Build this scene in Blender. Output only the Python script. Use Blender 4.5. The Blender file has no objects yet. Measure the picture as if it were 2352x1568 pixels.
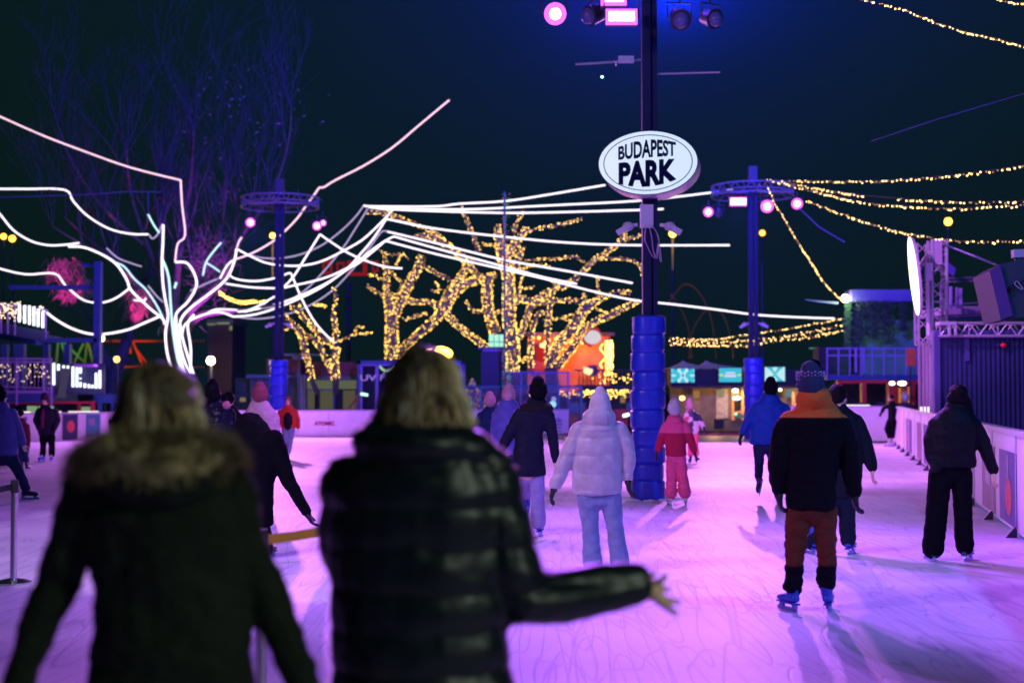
import bpy, bmesh, math, random
from mathutils import Vector, Matrix, noise
R = math.radians
PI = math.pi
sc = bpy.context.scene
V = Vector
# ------------------------------------------------------------------ camera
F = 3267.0          # focal length in units of the picture grid used for measuring (2352 wide)
CX, CY, HZ, CAMH = 1176.0, 784.0, 900.0, 1.65
TH = math.atan((HZ-CY)/F)
cam = bpy.data.cameras.new('camera'); camo = bpy.data.objects.new('camera', cam)
sc.collection.objects.link(camo); sc.camera = camo
camo.location = (0, 0, CAMH); camo.rotation_euler = (PI/2+TH, 0, 0)
cam.sensor_width = 36; cam.lens = 50.0; cam.clip_end = 2000; cam.clip_start = 0.05
cam.dof.use_dof = True; cam.dof.focus_distance = 14.5; cam.dof.aperture_fstop = 1.5
# ------------------------------------------------------------------ world, exposure
W = bpy.data.worlds.new("World"); sc.world = W; W.use_nodes = True
wn = W.node_tree; bgn = wn.nodes['Background']
tc = wn.nodes.new('ShaderNodeTexCoord'); sep = wn.nodes.new('ShaderNodeSeparateXYZ')
rmp = wn.nodes.new('ShaderNodeValToRGB')
rmp.color_ramp.elements[0].position = 0.0; rmp.color_ramp.elements[0].color = (0.0026, 0.0105, 0.0055, 1)
rmp.color_ramp.elements[1].position = 0.45; rmp.color_ramp.elements[1].color = (0.0032, 0.0112, 0.0046, 1)
wn.links.new(tc.outputs['Generated'], sep.inputs[0]); wn.links.new(sep.outputs['Z'], rmp.inputs[0])
wn.links.new(rmp.outputs[0], bgn.inputs['Color']); bgn.inputs['Strength'].default_value = 0.95
sc.view_settings.view_transform = 'Standard'; sc.view_settings.look = 'None'
sc.view_settings.exposure = 0; sc.view_settings.gamma = 1
try:
    sc.cycles.volume_bounces = 0; sc.cycles.max_bounces = 5; sc.cycles.transparent_max_bounces = 6
except Exception: pass

def P(x, y, d):
    """point at forward distance d seen at grid position x, y"""
    u = (x-CX)/F; v = (CY-y)/F
    dy = math.cos(TH)-v*math.sin(TH); dz = math.sin(TH)+v*math.cos(TH)
    return V((u*d/dy, d, CAMH+dz*d/dy))
def gd(y): return CAMH*F/(y-HZ)
def Xa(x, d): return (x-CX)/F*d
def S(d): return F/d

# ------------------------------------------------------------------ lamps (the rink's stage lights and added unseen ones)
def spot(name, loc, tgt, power, col, ang=60, blend=.4, rad=.12):
    l = bpy.data.lights.new(name, 'SPOT'); l.energy = power; l.color = col
    l.spot_size = R(ang); l.spot_blend = blend; l.shadow_soft_size = rad
    o = bpy.data.objects.new(name, l); sc.collection.objects.link(o); o.location = loc
    o.rotation_euler = (V(tgt)-V(loc)).to_track_quat('-Z', 'Y').to_euler(); o['kind'] = 'light'
    return o
def point(name, loc, power, col, rad=.1):
    l = bpy.data.lights.new(name, 'POINT'); l.energy = power; l.color = col; l.shadow_soft_size = rad
    o = bpy.data.objects.new(name, l); sc.collection.objects.link(o); o.location = loc
    return o
HAZE = 0.00022
MAG = (1.0, .22, .95); VIO = (.55, .16, 1.0); BLU = (.08, .14, 1.0)
D1, D2, D3 = 22.0, 50.0, 53.0       # the three light posts
spot('stage_spot', P(1280, 50, 20.3), (3.6, 9, 0), 3300, (.40, .085, 1), 84, .8)
spot('stage_bar', P(1430, 58, 20.2), (-2.5, 12, 0), 2700, (.48, .12, 1), 125, .6, .2)
spot('stage_back', P(1500, -60, 22.8), (3, 42, 0), 5200, (.74, .22, 1), 130, .5, .2)
spot('haze_glow_beam', P(1545, 30, 23.4), P(1560, -1500, 40), 250000, (.006, .055, 1), 150, 1, .2)  # unseen upward beam added to make the haze round the post glow blue
spot('haze_glow_beam', P(1410, 50, 22.9), P(1340, -1500, 40), 45000, (.25, .03, 1), 150, 1, .2)  # second unseen beam added, for the violet part of that glow
spot('stage_spot', P(1696, 478, 47.8), (7, 34, 0), 8500, (.72, .20, 1), 115, .5, .2)
spot('stage_spot', P(575, 525, 52.0), (-8, 40, 0), 12000, (.72, .20, 1), 125, .5, .2)
# unseen wash lamps added just outside the picture to light skaters and ice
spot('added_wash', (-7.5, 7.5, 8.3), (1.6, 20, 0), 1900, (.85, .62, .95), 56, .10, .1)
spot('added_wash', (8.5, 6.5, 8.3), (1.5, 21, .5), 2600, (.06, .24, 1), 96, .6, .3)
spot('added_wash', (-6, 6, 8.3), (8, 22, 0), 2300, (.62, .22, 1), 80, .6, .3)
spot('added_back_lamp', (9, -3, 6.5), (-1.0, 4.7, 1.3), 1500, (.85, 1.0, .80), 44, .6, .8)  # unseen lamp added behind the camera to light the nearest women

# ------------------------------------------------------------------ materials
MATS = {}
def mat(name, col, rough=.6, metal=0, var=0.0, vscale=8, bump=0, bscale=30, emit=None, es=1, spec=.5, alpha=1, stretch=None, sheen=0):
    if name in MATS: return MATS[name]
    m = bpy.data.materials.new(name); m.use_nodes = True; nt = m.node_tree; b = nt.nodes['Principled BSDF']
    b.inputs['Base Color'].default_value = (*col, 1); b.inputs['Roughness'].default_value = rough
    b.inputs['Metallic'].default_value = metal; b.inputs['Specular IOR Level'].default_value = spec
    if sheen: b.inputs['Sheen Weight'].default_value = sheen
    if alpha < 1: b.inputs['Alpha'].default_value = alpha
    if emit is not None:
        b.inputs['Emission Color'].default_value = (*emit, 1); b.inputs['Emission Strength'].default_value = es
    if var or bump:
        t = nt.nodes.new('ShaderNodeTexCoord'); mp = nt.nodes.new('ShaderNodeMapping')
        nt.links.new(t.outputs['Object'], mp.inputs[0])
        if stretch: mp.inputs['Scale'].default_value = stretch
    if var:
        n = nt.nodes.new('ShaderNodeTexNoise'); n.inputs['Scale'].default_value = vscale; n.inputs['Detail'].default_value = 5
        nt.links.new(mp.outputs[0], n.inputs[0])
        r = nt.nodes.new('ShaderNodeMapRange'); r.inputs[1].default_value = .3; r.inputs[2].default_value = .7
        r.inputs[3].default_value = 1-var; r.inputs[4].default_value = 1+var
        nt.links.new(n.outputs[0], r.inputs[0])
        mx = nt.nodes.new('ShaderNodeVectorMath'); mx.operation = 'SCALE'; mx.inputs[0].default_value = col
        nt.links.new(r.outputs[0], mx.inputs['Scale']); nt.links.new(mx.outputs[0], b.inputs['Base Color'])
    if bump:
        n2 = nt.nodes.new('ShaderNodeTexNoise'); n2.inputs['Scale'].default_value = bscale; n2.inputs['Detail'].default_value = 6
        nt.links.new(mp.outputs[0], n2.inputs[0])
        bp = nt.nodes.new('ShaderNodeBump'); bp.inputs['Strength'].default_value = bump; bp.inputs['Distance'].default_value = .02
        nt.links.new(n2.outputs[0], bp.inputs['Height']); nt.links.new(bp.outputs[0], b.inputs['Normal'])
    MATS[name] = m
    return m
def glow(name, col, s, sample=False):
    if name in MATS: return MATS[name]
    m = bpy.data.materials.new(name); m.use_nodes = True; nt = m.node_tree
    nt.nodes.remove(nt.nodes['Principled BSDF']); e = nt.nodes.new('ShaderNodeEmission')
    e.inputs[0].default_value = (*col, 1); e.inputs[1].default_value = s
    nt.links.new(e.outputs[0], nt.nodes['Material Output'].inputs[0])
    try: m.cycles.emission_sampling = 'AUTO' if sample else 'NONE'
    except Exception: pass
    MATS[name] = m
    return m

# ------------------------------------------------------------------ mesh helpers
def link(o, parent=None):
    sc.collection.objects.link(o)
    if parent is not None: o.parent = parent
    return o
def tag(o, label=None, cat=None, group=None, kind=None):
    if label: o['label'] = label
    if cat: o['category'] = cat
    if group: o['group'] = group
    if kind: o['kind'] = kind
    return o
def empty(name, loc, label=None, cat=None, group=None):
    o = bpy.data.objects.new(name, None); o.location = loc; link(o); o.empty_display_size = .1
    return tag(o, label, cat, group)
def unit(n):
    n = V(n)
    return n.normalized() if n.length > 1e-9 else V((0, 0, 1))
class MB:
    def __init__(s): s.v = []; s.f = []
    def add(s, vs, fs):
        k = len(s.v); s.v += [V(q) for q in vs]; s.f += [tuple(k+i for i in f) for f in fs]; return s
    def box(s, c, size, rz=0, m=None):
        hx, hy, hz = size[0]/2, size[1]/2, size[2]/2; c = V(c)
        rot = m if m is not None else Matrix.Rotation(rz, 3, 'Z')
        vs = [c+rot@V((x, y, z)) for x in (-hx, hx) for y in (-hy, hy) for z in (-hz, hz)]
        return s.add(vs, [(0, 1, 3, 2), (4, 6, 7, 5), (0, 4, 5, 1), (2, 3, 7, 6), (0, 2, 6, 4), (1, 5, 7, 3)])
    def bar(s, a, b, w, h=None, up=(0, 0, 1)):
        """rectangular bar from a to b, w across, h along up"""
        a = V(a); b = V(b); h = h or w; z = unit(b-a); u = V(up)
        if abs(z.dot(u)) > .99: u = V((0, 1, 0))
        x = unit(z.cross(u)); y = unit(x.cross(z))
        vs = [p+x*sx*w/2+y*sy*h/2 for p in (a, b) for sx, sy in ((-1, -1), (1, -1), (1, 1), (-1, 1))]
        return s.add(vs, [(3, 2, 1, 0), (4, 5, 6, 7), (0, 1, 5, 4), (1, 2, 6, 5), (2, 3, 7, 6), (3, 0, 4, 7)])
    def quad(s, a, b, c, d): return s.add([a, b, c, d], [(0, 1, 2, 3)])
    def tube(s, pts, r, n=8, cap=True):
        pts = [V(p) for p in pts]
        if len(pts) < 2: return s
        rs = r if isinstance(r, (list, tuple)) else [r]*len(pts)
        k = len(s.v); u = None
        for i, p in enumerate(pts):
            t = unit(pts[min(i+1, len(pts)-1)]-pts[max(i-1, 0)])
            if u is None:
                u = unit(t.cross(V((0, 0, 1)) if abs(t.z) < .9 else V((0, 1, 0))))
            else: u = unit(u-t*u.dot(t))
            w = t.cross(u)
            for j in range(n):
                a = 2*PI*j/n; s.v.append(p+(u*math.cos(a)+w*math.sin(a))*rs[i])
        for i in range(len(pts)-1):
            for j in range(n):
                a = k+i*n+j; b = k+i*n+(j+1) % n; s.f.append((a, b, b+n, a+n))
        if cap:
            s.f.append(tuple(k+j for j in reversed(range(n)))); e = k+(len(pts)-1)*n
            s.f.append(tuple(e+j for j in range(n)))
        return s
    def loft(s, rings, n=16, fe=1.0):
        """rings: (centre, xvec, yvec); ends closed with a dome"""
        dome = []
        def shrink(r0, r1, k=1.0):
            c, x, y = r0; t = unit(c-r1[0]); rr = min(x.length, y.length)
            return [(c+t*rr*k*math.sin(a), x*math.cos(a), y*math.cos(a)) for a in (R(30), R(60), R(83))]
        st = shrink(rings[0], rings[1]); en = shrink(rings[-1], rings[-2], fe)
        allr = st[::-1]+list(rings)+en
        k = len(s.v)
        for c, x, y in allr:
            for j in range(n):
                a = 2*PI*j/n; s.v.append(c+x*math.cos(a)+y*math.sin(a))
        m = len(allr)
        for i in range(m-1):
            for j in range(n):
                a = k+i*n+j; b = k+i*n+(j+1) % n; s.f.append((a, b, b+n, a+n))
        s.f.append(tuple(k+j for j in reversed(range(n)))); e = k+(m-1)*n
        s.f.append(tuple(e+j for j in range(n)))
        return s
    def limb(s, pts, rs, n=12):
        pts = [V(p) for p in pts]; rings = []; u = None
        for i, p in enumerate(pts):
            t = unit(pts[min(i+1, len(pts)-1)]-pts[max(i-1, 0)])
            u = unit(t.cross(V((0, 1, 0)) if abs(t.y) < .9 else V((0, 0, 1)))) if u is None else unit(u-t*u.dot(t))
            rings.append((p, u*rs[i], t.cross(u)*rs[i]))
        return s.loft(rings, n)
    def ball(s, c, r, nu=12, nv=8, m=None):
        c = V(c); r = V(r) if hasattr(r, '__len__') else V((r, r, r)); k = len(s.v)
        M = m if m is not None else Matrix.Identity(3)
        for i in range(1, nv):
            a = PI*i/nv
            for j in range(nu):
                b = 2*PI*j/nu
                s.v.append(c+M@V((r.x*math.sin(a)*math.cos(b), r.y*math.sin(a)*math.sin(b), r.z*math.cos(a))))
        t = len(s.v); s.v.append(c+M@V((0, 0, r.z))); s.v.append(c-M@V((0, 0, r.z)))
        for i in range(nv-2):
            for j in range(nu):
                a = k+i*nu+j; b = k+i*nu+(j+1) % nu; s.f.append((a, a+nu, b+nu, b))
        for j in range(nu):
            s.f.append((t, k+j, k+(j+1) % nu)); e = k+(nv-2)*nu; s.f.append((t+1, e+(j+1) % nu, e+j))
        return s
    def oct(s, c, r):
        c = V(c)
        return s.add([c+V(q)*r for q in ((1, 0, 0), (-1, 0, 0), (0, 1, 0), (0, -1, 0), (0, 0, 1), (0, 0, -1))],
                     [(0, 2, 4), (2, 1, 4), (1, 3, 4), (3, 0, 4), (2, 0, 5), (1, 2, 5), (3, 1, 5), (0, 3, 5)])
    def mesh(s, name, off=V((0, 0, 0))):
        me = bpy.data.meshes.new(name); me.from_pydata([tuple(q-off) for q in s.v], [], s.f)
        me.update(); return me
    def build(s, name, m, parent=None, smooth=True, origin=None):
        off = V((0, 0, 0)); 
        if parent is not None:
            q = parent
            while q is not None: off += V(q.location); q = q.parent
        loc = V((0, 0, 0))
        if parent is None:
            if origin is None and s.v:
                xs = [q.x for q in s.v]; ys = [q.y for q in s.v]; zs = [q.z for q in s.v]
                origin = V(((min(xs)+max(xs))/2, (min(ys)+max(ys))/2, min(zs)))
            off = V(origin or (0, 0, 0)); loc = off
        me = s.mesh(name, off); me.materials.append(m)
        if smooth:
            for p in me.polygons: p.use_smooth = True
            try: me.set_sharp_from_angle(angle=R(38))
            except Exception: pass
        o = bpy.data.objects.new(name, me); o.location = loc; link(o, parent); return o

def spline(pts, n=6):
    """Catmull-Rom through tuples"""
    pts = [V(p) for p in pts]; out = []
    for i in range(len(pts)-1):
        p0 = pts[max(i-1, 0)]; p1 = pts[i]; p2 = pts[i+1]; p3 = pts[min(i+2, len(pts)-1)]
        for j in range(n):
            t = j/n
            out.append(.5*((2*p1)+(p2-p0)*t+(2*p0-5*p1+4*p2-p3)*t*t+(3*p1-p0-3*p2+p3)*t**3))
    out.append(pts[-1]); return out
def text_mb(txt, width, height, depth=.01, bold=0.0):
    """letters in the XZ plane, centred, facing -Y"""
    cu = bpy.data.curves.new('t', 'FONT'); cu.body = txt; cu.size = 1; cu.offset = bold; cu.resolution_u = 3
    o = bpy.data.objects.new('t', cu); sc.collection.objects.link(o)
    dg = bpy.context.evaluated_depsgraph_get(); me = bpy.data.meshes.new_from_object(o.evaluated_get(dg))
    vs = [v.co.copy() for v in me.vertices]; fs = [tuple(p.vertices) for p in me.polygons]
    bpy.data.objects.remove(o); bpy.data.curves.remove(cu)
    x0 = min(v.x for v in vs); x1 = max(v.x for v in vs); y0 = min(v.y for v in vs); y1 = max(v.y for v in vs)
    q = [(((v.x-x0)/(x1-x0)-.5)*2, (v.y-y0)/(y1-y0)) for v in vs]
    bpy.data.meshes.remove(me)
    return q, fs
def text_obj(name, txt, c, width, height, m, parent, rz=0, bold=.02, lift=0.0):
    q, fs = text_mb(txt, width, height, bold=bold); b = MB(); rot = Matrix.Rotation(rz, 3, 'Z')
    b.add([V(c)+rot@V((u*width/2, -lift, (w-.5)*height)) for u, w in q], fs)
    return b.build(name, m, parent, smooth=False)
# ================================================================== ground, ice
asph = mat('asphalt', (.035, .035, .04), .8, var=.3, vscale=2, bump=.3)
g = MB().quad((-500, -300, -.06), (500, -300, -.06), (500, 900, -.06), (-500, 900, -.06)).build('ground', asph, smooth=False)
tag(g, kind='structure')
def rbx(d): return 2.19+.22*d          # right-hand boards run along this line
ice_m = bpy.data.materials.new('ice'); ice_m.use_nodes = True; nt = ice_m.node_tree; b = nt.nodes['Principled BSDF']
def N(t, **k):
    n = nt.nodes.new(t)
    for a, v in k.items(): n.inputs[a].default_value = v
    return n
tcn = N('ShaderNodeTexCoord'); L = nt.links.new
def contour(scale, width, dist, det=2, off=0):
    mp = N('ShaderNodeMapping'); mp.inputs['Location'].default_value = (off, off*1.7, 0); mp.inputs['Rotation'].default_value = (0, 0, off*.37); mp.inputs['Scale'].default_value = (1.7, .13, 1); L(tcn.outputs['Object'], mp.inputs[0])
    n = N('ShaderNodeTexNoise', Scale=scale, Detail=det, Distortion=.03); L(mp.outputs[0], n.inputs[0])
    s = nt.nodes.new('ShaderNodeMath'); s.operation = 'SUBTRACT'; s.inputs[1].default_value = .565; L(n.outputs[0], s.inputs[0])
    a = nt.nodes.new('ShaderNodeMath'); a.operation = 'ABSOLUTE'; L(s.outputs[0], a.inputs[0])
    r = N('ShaderNodeMapRange'); r.inputs[1].default_value = 0; r.inputs[2].default_value = width*.75
    r.inputs[3].default_value = 1; r.inputs[4].default_value = 0; L(a.outputs[0], r.inputs[0]); return r.outputs[0]
def mx(a, b_, op='MAXIMUM'):
    q = nt.nodes.new('ShaderNodeMath'); q.operation = op
    for i, z in enumerate((a, b_)):
        if isinstance(z, float): q.inputs[i].default_value = z
        else: L(z, q.inputs[i])
    return q.outputs[0]
lines = mx(mx(contour(.9, .005, 0, 0, 1), contour(1.2, .007, 0, 0, 7)), mx(contour(1.7, .010, 0, 0, 13), contour(2.6, .015, 0, 0, 23)))
lines = mx(mx(lines, mx(contour(.6, .004, 0, 0, 31), contour(3.9, .022, 0, 0, 41))), mx(contour(1.05, .007, 0, 0, 57), contour(2.1, .012, 0, 0, 71)))
big = N('ShaderNodeTexNoise', Scale=.35, Detail=6.0); L(tcn.outputs['Object'], big.inputs[0])
mp2 = N('ShaderNodeMapping'); mp2.inputs['Scale'].default_value = (.15, 1.2, 1); L(tcn.outputs['Object'], mp2.inputs[0])
str_ = N('ShaderNodeTexNoise', Scale=.8, Detail=5.0); L(mp2.outputs[0], str_.inputs[0])
fine = N('ShaderNodeTexNoise', Scale=60.0, Detail=4.0); L(tcn.outputs['Object'], fine.inputs[0])
v1 = mx(mx(big.outputs[0], .55, 'MULTIPLY'), mx(str_.outputs[0], .75, 'MULTIPLY'), 'ADD')
v1 = mx(v1, mx(fine.outputs[0], .22, 'MULTIPLY'), 'ADD')
v1 = mx(v1, mx(lines, .33, 'MULTIPLY'), 'SUBTRACT')
cr = nt.nodes.new('ShaderNodeValToRGB'); L(v1, cr.inputs[0])
cr.color_ramp.elements[0].position = .35; cr.color_ramp.elements[0].color = (.42, .42, .56, 1)
cr.color_ramp.elements[1].position = 1.0; cr.color_ramp.elements[1].color = (.88, .86, .92, 1)
L(cr.outputs[0], b.inputs['Base Color']); b.inputs['Roughness'].default_value = .5; b.inputs['Specular IOR Level'].default_value = .35
bp = N('ShaderNodeBump', Strength=.25, Distance=.01); L(mx(mx(lines, -.6, 'MULTIPLY'), fine.outputs[0], 'ADD'), bp.inputs['Height']); L(bp.outputs[0], b.inputs['Normal'])
m_ = MB(); n_ = 60
ring = [(-30, -14), (rbx(-14)+6, -14), (rbx(4), 4), (rbx(46)+.2, 46), (rbx(46)-1.5, 51), (9.5, 54.2), (-9, 55.2), (-16, 52), (-30, 44)]
m_.add([(x, y, 0) for x, y in ring]+[(x, y, -.05) for x, y in ring], [tuple(range(9))]+[(i, i+9, (i+1) % 9+9, (i+1) % 9) for i in range(9)])
tag(m_.build('ice', ice_m, smooth=False, origin=(0, 0, 0)), kind='structure')
snow = mat('snow', (.8, .8, .85), .7, bump=.6, bscale=25)
redm = mat('red_kick_rail', (.5, .02, .06), .5)
curb = MB().bar((2.0, 54.5, .02), (11.6, 54.3, .02), .3, .14).build('rink_edge_curb', redm, smooth=False)
tag(curb, 'red curb strip closing the open far side of the ice', 'curb')

# ================================================================== boards
white = mat('white_board', (.86, .84, .88), .4, var=.06, vscale=3, bump=.05)
capm = mat('board_cap', (.6, .58, .66), .35)
dark = mat('dark_steel', (.03, .035, .06), .5)
def boards(label, a, b, h, posters=(), step=2.4, feet=True, lit=None):
    """run of dasher boards from a to b; posters: (from, to, z0, z1, material, parts)"""
    a = V((*a, 0)); b = V((*b, 0)); L_ = (b-a).length; t = (b-a)/L_; nrm = V((t.y, -t.x, 0))   # points to the ice
    if nrm.dot(V((0, 20, 0))-a) < 0: nrm = -nrm
    root = empty('rink_barrier', a, label, 'rink barrier')
    k = max(1, round(L_/step))
    for i in range(k):
        p = a+t*(L_*i/k+.008); q = a+t*(L_*(i+1)/k-.008)
        MB().bar(p+V((0, 0, .06+(h-.12)/2)), q+V((0, 0, .06+(h-.12)/2)), .05, h-.12).build('panel', white, root, False)
        if feet:
            w = MB(); c = q+nrm*.12
            w.add([q+nrm*.026+V((0, 0, .0)), q+nrm*.15, q+nrm*.026+V((0, 0, .15))]+[z+t*.05 for z in (q+nrm*.026, q+nrm*.15, q+nrm*.026+V((0, 0, .15)))],
                  [(0, 1, 2), (5, 4, 3), (0, 3, 4, 1), (1, 4, 5, 2), (2, 5, 3, 0)]).build('foot', dark, root, False)
            w = MB(); w.bar(q+nrm*.032+V((0, 0, .1)), q+nrm*.032+V((0, 0, h-.08)), .012, .05, up=t).build('joint_strip', capm, root, False)
    MB().bar(a+V((0, 0, h-.03)), b+V((0, 0, h-.03)), .12, .06).build('cap_rail', capm, root, False)
    if lit:
        for (u0, u1) in lit:
            MB().bar(a+t*u0+V((0, 0, h+.01)), a+t*u1+V((0, 0, h+.01)), .08, .05).build('light_tube', glow('tube_warm', (1, .97, .85), 1.25), root, False)
    for (u0, u1, z0, z1, m, extra) in posters:
        p = a+t*u0+nrm*.031; q = a+t*u1+nrm*.031
        ps = MB().bar(p+V((0, 0, (z0+z1)/2)), q+V((0, 0, (z0+z1)/2)), .008, z1-z0).build('poster', m, root, False)
        for (v0, v1, y0, y1, m2, sh) in extra:
            o = MB(); c0 = p+(q-p)*v0+nrm*.008; c1 = p+(q-p)*v1+nrm*.008
            A = z0+(z1-z0)*y0; B = z0+(z1-z0)*y1
            if sh == 'r':
                o.bar(c0+V((0, 0, (A+B)/2)), c1+V((0, 0, (A+B)/2)), .006, B-A)
            else:
                cc = (c0+c1)/2+V((0, 0, (A+B)/2)); o.add([cc+(c1-c0)/2*math.cos(x*PI/12)+V((0, 0, (B-A)/2*math.sin(x*PI/12))) for x in range(24)], [tuple(range(24))])
            o.build('print', m2, ps, False)
    return root, t, nrm
def u_at(x):        # distance from the near end of the right run for a grid column
    d = 2.19/((x-CX)/F-.22); return (d-7)*math.hypot(1, .22)
pm = {n: mat('poster_'+n, c, .5, var=.15, vscale=4) for n, c in dict(violet=(.10, .08, .3), tan=(.3, .22, .25), red=(.8, .1, .1), navy=(.03, .04, .1), blue=(.04, .15, .5), olive=(.25, .22, .1), grey=(.3, .3, .36), pale=(.5, .45, .55), teal=(.05, .3, .35)).items()}
prs = []
for x0, x1, m, ex in ((2299, 2338, 'violet', [(.25, .62, .12, .62, pm['red'], 'o'), (.42, .5, .62, .95, pm['grey'], 'r')]), (2259, 2288, 'tan', [(.3, .7, .4, .6, pm['pale'], 'r')]),
                      (2230, 2233, 'grey', []), (2236, 2239, 'grey', []), (2108, 2118, 'tan', []), (2123, 2134, 'violet', [(.3, .6, .1, .7, pm['red'], 'o')]), (2168, 2180, 'grey', []), (2083, 2087, 'tan', [(.2, .8, .3, .5, pm['red'], 'r')]), (2090, 2095, 'violet', [])):
    prs.append((u_at(x1), u_at(x0), .1, .95, pm[m], ex))
prs.append((u_at(2470), u_at(2400), .1, .95, pm['tan'], []))
boards('long white rink barrier with posters running along the right edge', (rbx(7), 7), (rbx(46), 46), 1.22, prs)
a_ = P(2050, 1000, 46); 
root, t_, n_ = boards('white rink barrier closing the far right corner, bright on top, faint blue mountain emblem', (rbx(46)-.1, 46.1), (9.2, 46.9), 1.2, (), 1.6, False, lit=[(.6, 3.0)])
def emblem(root, c, w, m, rz=0):
    o = MB(); r = Matrix.Rotation(rz, 3, 'Z'); h = w*.5
    for s, k in ((-.5, .7), (0, 1.), (.45, .62)):
        o.add([V(c)+r@V((s*w*.55-w*.2*k, 0, 0)), V(c)+r@V((s*w*.55+w*.2*k, 0, 0)), V(c)+r@V((s*w*.55, 0, h*k))], [(0, 1, 2)])
    o.build('emblem', m, root, False)
    for i, q in enumerate((.8, .55, .5)):
        MB().bar(V(c)+r@V((-w*q/2, 0, -.1-.13*i)), V(c)+r@V((w*q/2, 0, -.1-.13*i)), .006, .04).build('small_print', m, root, False)
pblu = mat('print_blue', (.15, .25, .6), .5)
emblem(root, (Xa(1985, 46.3), 46.35, .72), .38, pblu, .05)
atom = mat('print_red', (.30, .004, .02), .6, spec=.1)
root, t_, n_ = boards('white rink barrier with small red lettering, across the far side of the ice', (Xa(455, 50), 50), (Xa(1306, 54.5), 54.5), 1.0, (), 2.4, False)
c_ = P(755, 972, 51.6); yy = 50+(c_.x-Xa(455, 50))/(Xa(1306, 54.5)-Xa(455, 50))*4.5
rz_ = math.atan2(4.5, Xa(1306, 54.5)-Xa(455, 50))
text_obj('lettering', 'ATOMIC', (Xa(746, yy), yy-.10, P(0, 972, yy).z), .74, .15, atom, root, rz_, .05)
q_ = MB(); c_ = V((Xa(717, yy), yy-.14, P(0, 977, yy).z)); q_.add([c_+V((0, 0, .22)), c_+V((-.1, 0, 0)), c_+V((-.03, 0, .03)), c_+V((.03, 0, .03)), c_+V((.1, 0, 0))], [(0, 1, 2), (0, 2, 3), (0, 3, 4)]); q_.build('logo_mark', atom, root, False)
emblem(root, (Xa(1282, 54.3), 54.2, P(0, 968, 54.2).z), .42, mat('print_violet', (.3, .2, .55), .5), .1)
lx = (Xa(-60, 44), 44); rx = (Xa(330, 47), 47)
ls = lambda x: (Xa(x, 44.8)-lx[0])
boards('white rink barrier with glowing top tubes and colourful posters at the left edge', lx, rx, 1.0,
       [(ls(50), ls(56), .18, .88, pm['blue'], []), (ls(62), ls(68), .18, .88, pm['blue'], []), (ls(74), ls(80), .18, .88, pm['blue'], []),
        (ls(125), ls(142), .25, .9, pm['olive'], []), (ls(161), ls(197), .12, .95, pm['navy'], [(.3, .8, .28, .75, pm['red'], 'o')]), (ls(216), ls(250), .2, .95, pm['teal'], [(.2, .6, .5, .8, pm['grey'], 'r')])], 2.2, False,
       lit=[(ls(34), ls(88)), (ls(134), ls(158)), (ls(176), ls(246))])

# ================================================================== light posts
padm = mat('blue_vinyl_pad', (.02, .045, .58), .32, var=.12, vscale=5, bump=.9, bscale=6, stretch=(1, 1, .5))
polem = mat('post_steel', (.012, .016, .06), .6, spec=.15)
truss = mat('truss_alloy', (.45, .45, .55), .4, metal=.4)
lampb = mat('lamp_housing', (.03, .03, .05), .5)
junc = mat('grey_box', (.5, .48, .55), .5)
def rect_pole(d, x, h, w=.42):
    """two steel channels with a gap, as on the near post"""
    X = Xa(x, d); m = MB()
    m.box((X-.035, d, h/2), (.13, .2, h)); m.box((X+.095, d, h/2), (.07, .2, h)); m.box((X+.045, d+.03, h/2), (.05, .08, h))
    return m
def pad(root, X, d, z1, seams, r, seed, lean=0):
    rnd = random.Random(seed); b = MB(); zs = [0]; n = 28; rings = []
    cuts = sorted(seams)
    z = 0.0
    pts = []
    while z < z1:
        near = min(abs(z-c) for c in cuts+[0, z1+9])
        pts.append((z, r*(1-.09*math.exp(-(near/.014)**2)-.02*math.exp(-(near/.05)**2))*(1+.03*math.sin(sum(1 for c in cuts if c < z)*2.4+seed)))); z += .015
    pts.append((z1, r*.86)); pts.append((z1+.02, r*.6))
    for z, q in pts:
        rings.append([V((X+.012*math.sin(sum(1 for c in cuts if c < z)*1.9+seed)+q*(1+.07*noise.noise(V((math.cos(2*PI*j/n)*2, math.sin(2*PI*j/n)*2, z*2.2+seed))))*math.copysign(abs(math.cos(2*PI*j/n))**.8, math.cos(2*PI*j/n))+lean*z,
                         d+q*math.copysign(abs(math.sin(2*PI*j/n))**.8, math.sin(2*PI*j/n)), z)) for j in range(n)])
    k = 0
    b.v = [v for rg in rings for v in rg]
    for i in range(len(rings)-1):
        for j in range(n): b.f.append((i*n+j, i*n+(j+1) % n, (i+1)*n+(j+1) % n, (i+1)*n+j))
    b.f.append(tuple((len(rings)-1)*n+j for j in range(n)))
    o = b.build('padding', padm, root)
    for c in cuts:
        MB().tube([V((X+lean*c+r*.86*math.cos(a*PI/12), d+r*.86*math.sin(a*PI/12), c)) for a in range(25)], .012, 5, False).build('strap', dark, o)
    return o
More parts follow.
